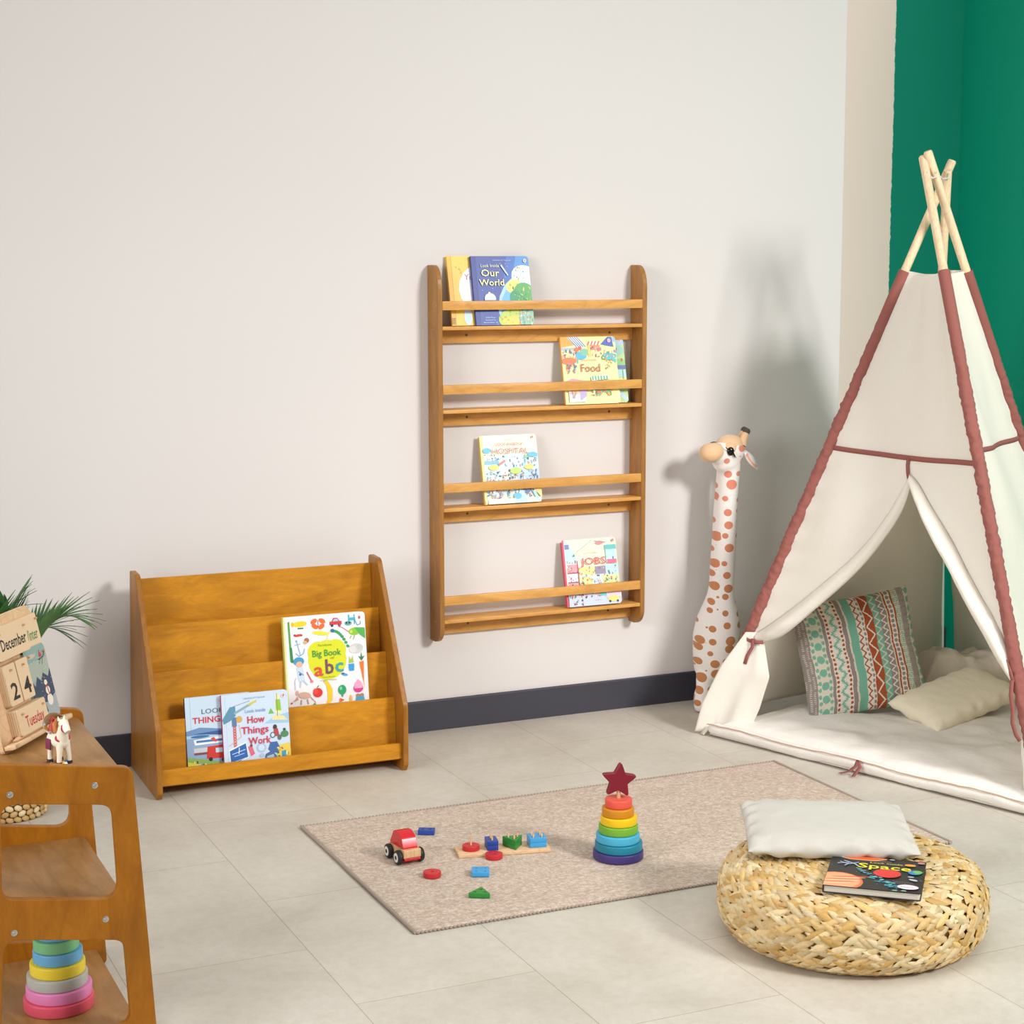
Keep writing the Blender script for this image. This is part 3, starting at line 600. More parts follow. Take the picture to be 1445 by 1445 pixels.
a.E(.78, .52, .03, .04, '#4A3A3A').P([(.76, .5), (.82, .5), (.84, .4), (.76, .4)], '#B9484A').E(.74, .42, .04, .045, '#5F6F6F').E(.74, .42, .025, .03, '#CFE0F3').E(.84, .38, .03, .04, '#5F6F6F').E(.92, .42, .06, .05, '#4F8A5A').E(.92, .48, .02, .02, '#3A4A4A')
a.P([(.66, .24), (.7, .33), (.8, .33), (.84, .24), (.8, .18), (.7, .2)], '#3F6AA8'); a.P([(.58, .04), (.62, .18), (.72, .22), (.8, .12), (.78, .02)], '#4F6A9A'); a.P([(.62, .06), (.64, .15), (.74, .17), (.76, .07)], '#A8C4DE'); a.P([(.8, .2), (.84, .28), (.98, .3), (1, .24), (1, .04), (.78, .06)], '#E6CE5A'); a.R(.86, .08, .94, .2, '#3FA0C4'); a.busy(.78, .04, .98, .26, 18, ['#D0703A', '#4F7F5A', '#F0E0B0', '#C9A83A'], .018); a.E(.55, .08, .03, .06, '#E9D7A0')
a.T('USBORNE LIFT-THE-FLAP', .32, .925, .03, '#7F92B4', .33).T('Look inside', .34, .745, .075, '#6F9FD0', .31).T('How', .37, .605, .15, '#D3304C', .26, bold=.012).T('Things', .27, .47, .15, '#D3304C', .41, bold=.012).T('Work', .37, .325, .15, '#D3304C', .34, bold=.012)
logo(a, .925, .93, .06)
book('board_book', 'light blue book with a crane and a sailing boat titled How Things Work', .2, .224, .0115, '#CFE0F3', '#B8304A', a, (1.292, -.3715, .053), (math.radians(-7), 0, math.radians(-1.2)), 'books in the low display stand')
# ------------------------------------------------------------ wall bookshelf
def wall_rack():
    rt = empty('wall_book_rack', (2.464, 0, .305), 'tall stained plywood book rack mounted on the wall with four shelves', 'bookshelf')
    ox, oz = 2.464, .305; t = .0165; H = 1.215; D = .088
    YZ = lambda x: Matrix(((0, 0, 1, x), (1, 0, 0, 0), (0, 1, 0, 0), (0, 0, 0, 1)))
    out = [(-.001, 0), (-.035, 0)]+[(-D+.053*(1-math.cos(a)) if 0 else -(.035+(D-.035)*math.sin(a)), .055*(1-math.cos(a))) for a in [k*PI/16 for k in range(1, 9)]]
    out += [(-(.035+(D-.035)*math.cos(a)), H-.075+.075*math.sin(a)) for a in [k*PI/16 for k in range(0, 9)]]+[(-.001, H)]
    for x in (2.088, 2.8395-t):
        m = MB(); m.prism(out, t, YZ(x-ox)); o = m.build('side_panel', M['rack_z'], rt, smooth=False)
        b = o.modifiers.new('b', 'BEVEL'); b.width = .0018; b.segments = 2; b.limit_method = 'ANGLE'
        zs = [1.392, 1.127, .811, .445]; s2 = [1.318, 1.054, .738, .374]; s3 = [1.29, 1.03, .712, .345]
        m = MB(); sx = -1 if x < 2.4 else 1; xx = x-ox-.0005 if sx < 0 else x-ox+t+.0005
        for zz, yy in [(z, -.079) for z in zs]+[(z, -.05) for z in s2]+[(z, -.012) for z in s3]:
            m = MB(); m.tube([(xx-.0006, yy, zz-oz), (xx+.0006, yy, zz-oz)], .0022, 10); m.build('screw_head', M['metal'], o)
    x0, x1 = 2.088+t-ox, 2.8395-t-ox
    for z0, z1 in ((1.378, 1.4065), (1.112, 1.1415), (.7965, .8255), (.4295, .459)):
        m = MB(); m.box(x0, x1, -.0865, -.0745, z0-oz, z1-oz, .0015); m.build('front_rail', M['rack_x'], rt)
    for zt in (1.3265, 1.062, .746, .3815):
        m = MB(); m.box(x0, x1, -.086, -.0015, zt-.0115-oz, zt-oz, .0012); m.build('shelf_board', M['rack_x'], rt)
    for z0, z1 in ((1.271, 1.3145), (1.005, 1.050), (.6905, .734), (.3225, .3695)):
        m = MB(); m.box(x0, x1, -.018, -.0015, z0-oz, z1-oz, .0012); o = m.build('back_rail', M['rack_x'], rt)
        for xx in (2.215, 2.735): m = MB(); m.tube([(xx-ox, -.0186, z1-.018-oz), (xx-ox, -.0178, z1-.018-oz)], .004, 12); m.build('wall_screw', M['screw'], o)
wall_rack()
# ------------------------------------------------------------ low display stand
def display_stand():
    rt = empty('book_display_stand', (1.094, -.015, 0), 'low stained plywood display stand with four stepped book tiers against the wall', 'bookshelf', rot=(0, 0, math.radians(-1.3)))
    YZ = lambda x: Matrix(((0, 0, 1, x), (1, 0, 0, 0), (0, 1, 0, 0), (0, 0, 0, 1)))
    out = roundpoly([(0, 0), (-.372, 0), (-.388, .02), (-.388, .205), (-.158, .62), (-.077, .622)], [.004, .008, .01, .05, .03, .012])
    W, t = .762, .016
    for x in (0, W-t):
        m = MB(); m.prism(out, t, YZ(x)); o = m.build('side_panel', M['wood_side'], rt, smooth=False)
        b = o.modifiers.new('b', 'BEVEL'); b.width = .0018; b.segments = 2; b.limit_method = 'ANGLE'
    def slab(name, y_top, z_top, y_bot, z_bot, th=.012):
        m = MB(); x0, x1 = t, W-t; dy, dz = y_top-y_bot, z_top-z_bot; l = math.hypot(dy, dz); ny, nz = dz/l*th, -dy/l*th
        m.prism([(y_top, z_top), (y_top+ny, z_top+nz), (y_bot+ny, z_bot+nz), (y_bot, z_bot)], x1-x0, YZ(x0))
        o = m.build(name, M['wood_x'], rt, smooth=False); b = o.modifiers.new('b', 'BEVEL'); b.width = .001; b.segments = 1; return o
    slab('back_panel', -.098, .597, -.108, .40)
    slab('tier_panel', -.172, .469, -.185, .275)
    slab('tier_panel', -.238, .342, -.252, .15)
    slab('tier_panel', -.312, .215, -.326, .052)
    slab('front_lip', -.371, .0845, -.371, .0375)
    for y0, y1, z in ((-.168, -.1, .41), (-.236, -.175, .285), (-.31, -.245, .161), (-.357, -.02, .0375)):
        m = MB(); m.box(t, W-t, y0, y1, z-.006, z+.004 if z > .05 else z+.012, .0006); m.build('tier_floor', M['wood_x'], rt)
display_stand()
# ------------------------------------------------------------ play unit at left edge
def play_unit():
    rt = empty('toy_shelf_unit', (.54, -1.75, 0), 'stained plywood shelf unit with cut-out end panels, cropped at the left edge', 'shelf')
    ox, oy = .54, -1.75
    out = roundpoly([(.36, 0), (.715, 0), (.682, .568), (.385, .610)], [.012, .012, .022, .03])
    h1 = roundpoly([(.432, .344), (.648, .312), (.641, .499), (.436, .5265)][::-1], [.028, .03, .03, .028][::-1])
    h2 = roundpoly([(.420, .085), (.664, .055), (.655, .229), (.431, .2655)][::-1], [.028, .026, .026, .028][::-1])
    for y, dx, dz in ((-1.981, 0, 0), (-1.525+.009, -.004, .006)):
        lp = [[(x-ox+dx, z+(dz if z > .01 else 0)) for x, z in L] for L in (out, h1, h2)]
        o = plate('end_panel', lp, .018, M['wood_z'], rt, .0018, Matrix.Translation((0, y-oy, 0))@Matrix.Rotation(PI/2, 4, 'X'))
        for f in o.data.polygons: f.use_smooth = False
        yy = y-oy-.0092
        for x, z in ((.454, .543), (.6095, .5415), (.451, .277), (.621, .2765), (.45, .03), (.64, .03)):
            m = MB(); c = V((x-ox+dx, yy, z)); m.tube([c+V((0, .001, 0)), c+V((0, -.0008, 0)), c+V((0, -.0012, 0))], [.0062, .0062, .0052], 20); m.tube([c+V((0, -.001, 0)), c+V((0, -.002, 0))], [.0032, .0026], 16)
            m.build('bolt', M['metal'], o)
    for zt, x1, nm in ((.559, .6655, 'top_board'), (.294, .671, 'middle_board'), (.037, .688, 'bottom_board')):
        m = MB(); m.box(.395-ox, x1-ox, -1.9715-oy, -1.5255-oy, zt-.018, zt, .0015); m.build(nm, M['wood_y'], rt)
play_unit()
# ------------------------------------------------------------ stacking toys
def ringmesh(r, hh, hole=.006, b=.003):
    p = [(hole, 0), (r-b, 0)]+[(r-b+b*math.sin(a), b-b*math.cos(a)) for a in (PI/6, PI/3, PI/2)]+[(r-b+b*math.cos(a), hh-b+b*math.sin(a)) for a in (0, PI/6, PI/3, PI/2)]+[(hole, hh)]
    m = MB(); m.lathe(p, 56, closed=True); return m
def stacker(loc, label, rings, step, star=True, mats=None):
    rt = empty('stacking_ring_toy', loc, label, 'stacking toy')
    z = 0
    for i, (r, c) in enumerate(rings):
        o = ringmesh(r, step-.0006).build('ring', paint(c, .45), rt, angle=50); o.location = (0 if i == 0 else .0015*math.sin(i*2.1), 0, z); z += step
    m = MB(); m.lathe([(.0001, .002), (.0052, .002), (.0052, z+(.022 if star else -.004)), (.0001, z+(.024 if star else -.002))], 16); m.build('peg', M['beech'], rt)
    if star:
        pts = []
        for k in range(10):
            a = PI/2+k*PI/5; rr = .0515 if k % 2 == 0 else .0245; pts.append((rr*math.cos(a), rr*math.sin(a)))
        pp = roundpoly(pts, [.006, .004]*5, 5)
        m = MB(); m.prism([(x, y) for x, y in pp], .018, Matrix.Translation((0, 0, -.009)))
        o = m.build('star', paint('#7C0F27', .45), rt, smooth=False); b = o.modifiers.new('b', 'BEVEL'); b.width = .003; b.segments = 3; b.limit_method = 'ANGLE'; b.angle_limit = math.radians(50)
        o.rotation_euler = (PI/2, math.radians(6), math.radians(-14)); o.location = (0, 0, z+.046)
stacker((2.045, -1.395, .0075), 'rainbow wooden ring stacker with a dark red star on top, standing on the rug',
        [(.0648, '#403378'), (.0612, '#148099'), (.0562, '#48AED2'), (.0506, '#75B033'), (.0472, '#F0C50C'), (.0412, '#D08814'), (.0348, '#E65A48')], .0225)
stacker((.560, -1.795, .0375), 'pastel wooden ring stacker with a coral base ring inside the left shelf unit',
        [(.0695, '#E4596F'), (.0650, '#EE8CC4'), (.0600, '#BDBDB5'), (.0545, '#F4DA3C'), (.0490, '#6CB0DC'), (.0450, '#7FC48A'), (.0410, '#6CB0DC'), (.036, '#B58AC8')], .0245, star=False)
# ------------------------------------------------------------ shape sorter and loose pieces
RZ = .0075
ang = math.radians(-26)   # board direction
bd = V((.236, -.054, 0)); ang = math.atan2(bd.y, bd.x)
rt = empty('peg_board', (1.676, -1.201, RZ), 'natural wooden peg board carrying four stacks of coloured shapes on the rug', 'toy', rot=(0, 0, ang))
m = MB(); m.box(0, .243, -.035, .037, 0, .010, .0015); m.build('base_board', M['wood_pale'], rt)
PX = [.038, .092, .150, .212]
pegs = [[(0, 0)], [(0, .010), (0, -.010)], [(-.012, -.006), (.012, -.006), (0, .012)], [(-.011, -.011), (.011, -.011), (-.011, .011), (.011, .011)]]
for X0, ps in zip(PX, pegs):
    for dx, dy in ps:
        if len(ps) == 3: dx, dy = -dx, -dy
        m = MB(); m.lathe([(0, .009), (.0026, .009), (.0026, .043), (.0014, .0445), (0, .0445)], 12, (X0+dx, dy, 0)); m.build('peg', M['beech'], rt)
def shape_block(name, shape, color, holes, label, loc, rz, group=None, th=.0125):
    if shape == 'disc': lp = [(.0225*math.cos(k*PI/20), .0225*math.sin(k*PI/20)) for k in range(40)]
    elif shape == 'rect': lp = roundpoly([(-.0145, -.022), (.0145, -.022), (.0145, .022), (-.0145, .022)], .0015, 3)
    elif shape == 'square': lp = roundpoly([(-.022, -.022), (.022, -.022), (.022, .022), (-.022, .022)], .002, 3)
    else: lp = roundpoly([(-.027, -.016), (.027, -.016), (0, .031)], .002, 3)
    hs = [[(x+.0042*math.cos(-k*PI/8), y+.0042*math.sin(-k*PI/8)) for k in range(16)] for x, y in holes]
    o = plate(name, [lp]+hs, th, paint(color, .4), None, .001, Matrix.Translation((0, 0, th/2)))
    o.location = loc; o.rotation_euler = (0, 0, rz); return tag(o, label, 'toy block', group)
RBm = Matrix.Translation((1.676, -1.201, 0))@Matrix.Rotation(ang, 4, 'Z')
zb = RZ+.0102
cols = dict(disc='#C8282E', rect='#20459A', tri='#2C8A36', square='#3FA0DC')
def onpeg(shape, i, k, label, rz=0): 
    p = RBm@V((PX[i], 0, 0)); nm = dict(disc='round_block', rect='rectangular_block', tri='triangular_block', square='square_block')[shape]
    shape_block(nm, shape, cols[shape], pegs[i], label, (p.x, p.y, zb+k*.0127), ang+rz, 'shape blocks')
onpeg('disc', 0, 0, 'red wooden disc threaded on the single peg of the peg board')
onpeg('rect', 1, 0, 'dark blue wooden rectangle, lower of the two stacked on the peg board')
onpeg('rect', 1, 1, 'dark blue wooden rectangle, upper of the two stacked on the peg board')
onpeg('tri', 2, 0, 'green wooden triangle, lower of the two stacked on the peg board', PI)
onpeg('tri', 2, 1, 'green wooden triangle, upper of the two stacked on the peg board', PI)
onpeg('square', 3, 0, 'light blue wooden square, lower of the two stacked on the peg board')
onpeg('square', 3, 1, 'light blue wooden square, upper of the two stacked on the peg board')
shape_block('rectangular_block', 'rect', cols['rect'], pegs[1], 'dark blue wooden rectangle lying loose on the rug behind the toy car', (1.668, -1.012, RZ), math.radians(62), 'shape blocks')
shape_block('round_block', 'disc', cols['disc'], pegs[0], 'red wooden disc lying loose on the rug in front of the toy car', (1.557, -1.328, RZ), 0, 'shape blocks')
shape_block('round_block', 'disc', cols['disc'], pegs[0], 'red wooden disc lying on the rug right against the peg board', (1.752, -1.268, RZ), 0, 'shape blocks')
shape_block('square_block', 'square', cols['square'], pegs[3], 'light blue wooden square lying loose on the rug', (1.672, -1.365, RZ), math.radians(-24), 'shape blocks')
shape_block('triangular_block', 'tri', cols['tri'], pegs[2], 'green wooden triangle lying loose, the toy nearest the front of the rug', (1.610, -1.505, RZ), math.radians(-30), 'shape blocks')
# ------------------------------------------------------------ toy car
def car():
    yaw = math.radians(3)   # car nose points to -Y
    rt = empty('toy_car', (1.540, -1.180, RZ), 'red and natural wood toy car with black wheels standing on the rug', 'toy car', rot=(0, 0, yaw))
    YZ = lambda x: Matrix(((0, 0, 1, x), (1, 0, 0, 0), (0, 1, 0, 0), (0, 0, 0, 1)))
    m = MB(); m.prism(roundpoly([(-.052, .012), (.052, .012), (.052, .019), (-.052, .019)], .002), .044, YZ(-.022)); m.build('chassis', paint('#C9202A', .35), rt)
    m = MB(); m.prism(roundpoly([(-.052, .0192), (.05, .0192), (.046, .036), (-.052, .040)], .003), .046, YZ(-.023)); m.build('body', M['beech'], rt)
    m = MB(); m.prism(roundpoly([(-.040, .0385), (-.028, .066), (-.004, .077), (.022, .075), (.045, .040), (.045, .0362)], [.004, .012, .02, .015, .006, .001]), .040, YZ(-.020)); o = m.build('cabin', paint('#D41F2A', .25), rt)
    b = o.modifiers.new('b', 'BEVEL'); b.width = .002; b.segments = 2; b.limit_method = 'ANGLE'; b.angle_limit = .6
    for sx in (-1, 1):
        for y in (-.030, .030):
            m = MB(); x0 = sx*.0245; x1 = sx*.0365
            m.tube([(x0, y, .0185), (x0+sx*.002, y, .0185), (x1-sx*.003, y, .0185), (x1, y, .0185)], [.0165, .0185, .0185, .016], 30); w_ = m.build('wheel', M['black'], rt)
            m = MB(); m.tube([(x1-sx*.001, y, .0185), (x1+sx*.0008, y, .0185)], [.0125, .012], 24); hc = m.build('hubcap', M['white'], w_)
            m = MB(); m.tube([(x1, y, .0185), (x1+sx*.0014, y, .0185)], [.0058, .0052], 14); m.build('axle_end', M['black'], w_)
car()
# ------------------------------------------------------------ pouf
def pouf():
    cx, cy = 2.293, -2.06
    rt = empty('woven_pouf', (cx, cy, 0), 'round low pouf braided from golden banana leaf, standing on the tiles', 'pouf')
    prof = []
    R, Hh = .298, .172
    for k in range(41):   # superellipse side profile, bottom to top
        a = -PI/2+PI*k/40; e = .72
        r = .20+(R-.20)*abs(math.cos(a))**e; z = Hh/2+Hh/2*math.copysign(abs(math.sin(a))**e, a)
        prof.append((r, z*.985+.003))
    prof += [(.20*(1-k/10), Hh*.985+.003+.004*math.sin(k/10*PI/2)) for k in range(1, 11)]
    L = [0]
    for p, q in zip(prof, prof[1:]): L.append(L[-1]+math.hypot(q[0]-p[0], q[1]-p[1]))
    def at(s):
        for i in range(len(prof)-1):
            if s <= L[i+1]:
                t = (s-L[i])/(L[i+1]-L[i]); p, q = prof[i], prof[i+1]; return p[0]+(q[0]-p[0])*t, p[1]+(q[1]-p[1])*t, q[0]-p[0], q[1]-p[1]
        return prof[-1][0], prof[-1][1], -1, 0
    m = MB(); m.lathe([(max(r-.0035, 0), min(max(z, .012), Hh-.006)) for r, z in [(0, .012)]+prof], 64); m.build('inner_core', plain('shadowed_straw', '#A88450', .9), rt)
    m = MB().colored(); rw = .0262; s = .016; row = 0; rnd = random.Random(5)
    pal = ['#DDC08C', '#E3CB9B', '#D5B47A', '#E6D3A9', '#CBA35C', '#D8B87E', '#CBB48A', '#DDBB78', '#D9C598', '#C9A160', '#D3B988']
    leaf = []
    nu, nv = 8, 6
    while s < L[-1]-.01:
        r, z, dr, dz = at(s); l = math.hypot(dr, dz) or 1; dr /= l; dz /= l
        n = max(4, int(2*PI*r/.0285)); ph = rnd.random()*6
        for k in range(n):
            for side in (-1, 1):
                a = 2*PI*(k+(.5 if side > 0 else 0))/n+ph+rnd.uniform(-.06, .06)*.2/max(r, .05)
                rr, zz, d1, d2 = at(min(max(s+side*rw*.23, 0), L[-1])); ll = math.hypot(d1, d2) or 1; d1 /= ll; d2 /= ll
                er = V((math.cos(a), math.sin(a), 0)); et = V((-math.sin(a), math.cos(a), 0)); ez = V((0, 0, 1))
                up = er*d1+ez*d2; nrm = er*d2-ez*d1
                tilt = side*math.radians(27)+rnd.uniform(-.07, .07); ax = et*math.cos(tilt)-up*math.sin(tilt)*1; wd = et*math.sin(tilt)+up*math.cos(tilt)
                c = er*rr+ez*zz+nrm*rnd.uniform(-.0005, .0018); ln = rnd.uniform(.029, .034); ww = rnd.uniform(.0085, .0100); th = .0052
                col = hexc(rnd.choice(pal)); kk = rnd.uniform(.84, 1.06); col = tuple(x*kk for x in col[:3])+(1,)
                vs = []
                for i in range(nu+1):
                    t = i/nu*2-1; sc = max(0, 1-abs(t)**1.9)**.95; q = []
                    for j in range(nv):
                        b = 2*PI*j/nv; q.append(c+ax*(t*ln)+wd*(math.cos(b)*ww*sc+.0018*t*t)+nrm*(math.sin(b)*th*sc-.0036*t+.001))
                    vs.append(q)
                F = []; R_ = [[m.bm.verts.new(p) for p in q] if 0 < i < nu else [m.bm.verts.new(sum(q, V())/nv)] for i, q in enumerate(vs)]
                for i in range(nu):
                    for j in range(nv):
                        j2 = (j+1) % nv; A, B = R_[i], R_[i+1]
                        if len(A) == 1: F.append(m.bm.faces.new((A[0], B[j2], B[j])))
                        elif len(B) == 1: F.append(m.bm.faces.new((A[j], A[j2], B[0])))
                        else: F.append(m.bm.faces.new((A[j], A[j2], B[j2], B[j])))
                m.setcol(F, col)
        s += rw; row += 1
    bmesh.ops.recalc_face_normals(m.bm, faces=m.bm.faces)
    for v in m.bm.verts:
        if v.co.z < .001: v.co.z = .001
    m.build('braided_cover', M['straw'], rt, angle=70)
pouf()
# ------------------------------------------------------------ pillows
def pillow_mb(w, h, t, nu=60, nv=60, colf=None, pinch=.035, wr=.004, seed=0, expo=2.6):
    m = MB()
    if colf: m.colored()
    def edge(u, v): return (1-abs(u)**expo)*(1-abs(v)**expo)
    def fn(sg):
        def f(a, b):
            u, v = 2*a-1, 2*b-1
            x = u*w/2*(1-pinch*(1-v*v)*1.0); y = v*h/2*(1-pinch*(1-u*u))
            e = max(0, edge(u, v)); z = sg*t/2*e**.5
            near = 1-min(1, e*1.6)
            z += sg*wr*noise.noise(V((x*26+seed, y*26, sg*2)))*(.25+near)*min(1, e*6)
            z += sg*wr*.9*math.sin((x if abs(v) > abs(u) else y)*95+3*noise.noise(V((x*9, y*9, seed))))*near*min(1, e*8)
            return V((x, y, z))
        return f
    for sg in (1, -1):
        fs = m.grid(fn(sg), nu, nv)
        if sg < 0:
            for f in fs: f.normal_flip()
        if colf:
            for k, f in enumerate(fs):
                i, j = divmod(k, nv); c = colf((i+.5)/nu, (j+.5)/nv) if sg > 0 else hexc('#C9C2B4')
                for l in f.loops: l[m.col] = c
    bmesh.ops.remove_doubles(m.bm, verts=m.bm.verts, dist=.0002)
    return m
def pattern():
    W_, G, T, O, K = [hexc(x) for x in ('#E6DCC8', '#9A8F8A', '#7DBBA4', '#B3552A', '#F1E9DB')]
    S = [(-.1, .07, 'gdots'), (.07, .19, 'tflow'), (.19, .215, 'g'), (.215, .25, 'odot'), (.25, .32, 'ttri'), (.32, .355, 'odot'), (.355, .39, 'g'), (.39, .405, 'w'), (.405, .475, 't'), (.475, .52, 'ozig'), (.52, .55, 'gdot'), (.55, .63, 'otri'), (.63, .69, 'tzig'), (.69, .75, 'gzig'), (.75, .762, 'w'), (.762, .777, 'o'), (.777, .825, 'gbar'), (.825, .84, 'o'), (.84, .89, 'tstip'), (.89, .95, 'gdots'), (.95, 1.01, 'tdots')]
    def f(u, v):
        u2 = u+.004*math.sin(v*14)+.003*math.sin(v*37); x = None
        for a, b, k in S:
            if a <= u2 < b or (k == 'tdots' and u2 < 0 and a == 0): x = (u2-a)/(b-a); break
        if x is None: return W_
        def zig(per, wd): tt = (v*per) % 1; return abs(x-(.15+.7*(2*tt if tt < .5 else 2-2*tt))) < wd
        def dot(per, r, asp=1, ph=0): tt = (v*per+ph) % 1; return ((x-.5)/r)**2+((tt-.5)/(r*asp))**2 < 1
        if k == 't': return T
        if k == 'g': return G
        if k == 'o': return O
        if k == 'w': return W_
        if k == 'odot': return O if dot(26, .32) else K
        if k == 'gdot': return G if dot(22, .33) else K
        if k == 'ozig': return O if zig(15, .17) else K
        if k == 'tzig': return W_ if (zig(14, .13)) else T
        if k == 'gzig': return K if zig(16, .13) else G
        if k == 'ttri': return T if zig(10, .12) or (zig(10, .32) and (v*120) % 1 < .4) else K
        if k == 'otri': return K if zig(7, .09) or abs(zig(7, .3) and 0) else O
        if k == 'gbar': return G if ((x-.5)/.33)**2+((((v*24) % 1)-.5)/.38)**2 < 1 else K
        if k == 'tstip': return T if (v*60) % 1 < .55 and (x*4) % 1 < .7 else W_
        if k == 'gdots': return W_ if (v*64+int(x*6)*.5) % 1 < .28 and (x*6) % 1 < .5 else G
        if k == 'tdots': return T if dot(13, .33) or ((x*3) % 1 < .3 and (v*30) % 1 < .4) else W_
        if k == 'tflow':
            tt = (v*9) % 1
            return T if ((x-.5)/.25)**2+((tt-.5)/.3)**2 < 1 or ((x-.15)**2+((v*18) % 1-.5)**2*.12 < .012) or ((x-.85)**2+((v*18) % 1-.5)**2*.12 < .012) else W_
        return W_
    return f
o = pillow_mb(.425, .40, .12, 190, 200, pattern(), .06, .003, 3).build('patterned_cushion', M['linen_print'], None, angle=80)
tag(o, 'square cushion with teal, rust and grey patterned stripes inside the tent', 'cushion')
Rm = Matrix.Rotation(math.radians(-15), 4, 'Z')@Matrix.Rotation(math.radians(73), 4, 'X')@Matrix.Rotation(math.radians(7), 4, 'Z')
o.matrix_world = Matrix.Translation((3.402, -.535, .240))@Rm
o = pillow_mb(.385, .305, .060, 80, 70, None, .012, .006, 9, 4.5).build('white_pillow', M['pillow_white'], None, angle=80)
tag(o, 'off-white rectangular pillow lying on the back of the woven pouf', 'pillow')
o.matrix_world = Matrix.Translation((2.295, -1.955, .215))@Matrix.Rotation(math.radians(-26), 4, 'Z')@Matrix.Rotation(math.radians(3), 4, 'X')@Matrix.Rotation(math.radians(-2), 4, 'Z')
o = pillow_mb(.42, .22, .085, 60, 50, None, .03, .005, 14, 4).build('beige_pillow', M['pillow_beige'], None, angle=80)
tag(o, 'plain cream pillow lying in the tent to the right of the patterned cushion', 'pillow')
o.matrix_world = Matrix.Translation((3.665, -.715, .102))@Matrix.Rotation(math.radians(10), 4, 'Z')@Matrix.Rotation(math.radians(-9), 4, 'Y')@Matrix.Rotation(math.radians(14), 4, 'X')
# space book on the pouf
a = Art(.205, .205, 20, 0)
K_ = '#23211F'; a.R(0, 0, 1, 1, K_)
a.E(.12, .16, .28, .28, '#E8743C'); a.E(.12, .18, .25, .24, '#F2A878')
for q in range(6): a.E(.1+.03*q, .1+.045*q, .2, .012, '#E8602C' if q % 2 else '#F6CBA8', .2)
a.P([(.05, 1), (.6, 1), (.45, .9), (.2, .9), (.08, .95)], '#E8662A').L([(.06, .95), (.2, .89), (.45, .89), (.58, .97)], .012, '#F2D9B0')
for q in range(70):
    t = a.r.random(); x = .28+.5*t+a.r.uniform(-.05, .05)*(.4+t); y = .62-.58*t+a.r.uniform(-.05, .05)*(.3+t); a.E(x, y, .012+.018*t, .008+.012*t, a.r.choice(['#3A97A8', '#2C7F92', '#62B4BC', '#8AB89A']), a.r.uniform(-.4, .4), 7)
a.L([(.1, .76), (.2, .7), (.3, .78)], .02, '#8FA3C4').L([(.2, .72), (.16, .64)], .02, '#8FA3C4').L([(.14, .8), (.26, .72), (.3, .66)], .015, '#B9C6DE').L([(.08, .7), (.2, .74)], .012, '#C9D4E6')
a.E(.62, .5, .145, .135, '#D9302E'); a.E(.84, .82, .06, .035, '#EE9A3A').E(.9, .6, .07, .07, '#2F7FC0').E(.93, .62, .05, .05, '#6FB84A').E(.95, .92, .04, .03, '#C9808A').E(.87, .45, .035, .02, '#A8B0C4').E(.9, .36, .05, .025, '#B9BFCC', -.4).E(.64, .95, .03, .02, '#9AA0B4').E(.38, .53, .02, .012, '#8A90A4')
a.E(.86, .13, .11, .07, '#EEDDE2').T('usborne', .79, .11, .04, '#7A5A6A', .13)
a.T('USBORNE LIFT-THE-FLAP', .38, .855, .028, '#B9A888', .26).T('Look inside', .42, .785, .06, '#E0D23A', .34).T('Space', .3, .62, .2, '#EFE32E', .56, bold=.012).T('Rob Lloyd Jones', .7, .26, .025, '#9A948A', .2).T('Illustrated by Benedetta', .68, .22, .022, '#9A948A', .24)
for q in range(20): a.E(a.r.random(), a.r.random(), .004, .004, '#D8D4C8', 0, 5)
bx = book('board_book', 'black book with planets titled Space lying on the woven pouf', .205, .205, .017, K_, '#151413', a, (0, 0, 0), (0, 0, 0), None, r=.006)
ex_ = (V((2.225, -2.36, 0))-V((2.087, -2.24, 0))).normalized(); yaw = math.atan2(ex_.y, ex_.x)
bx.matrix_world = Matrix.Translation((2.100, -2.222, .1965))@Matrix.Rotation(yaw, 4, 'Z')@Matrix.Rotation(-PI/2, 4, 'X')
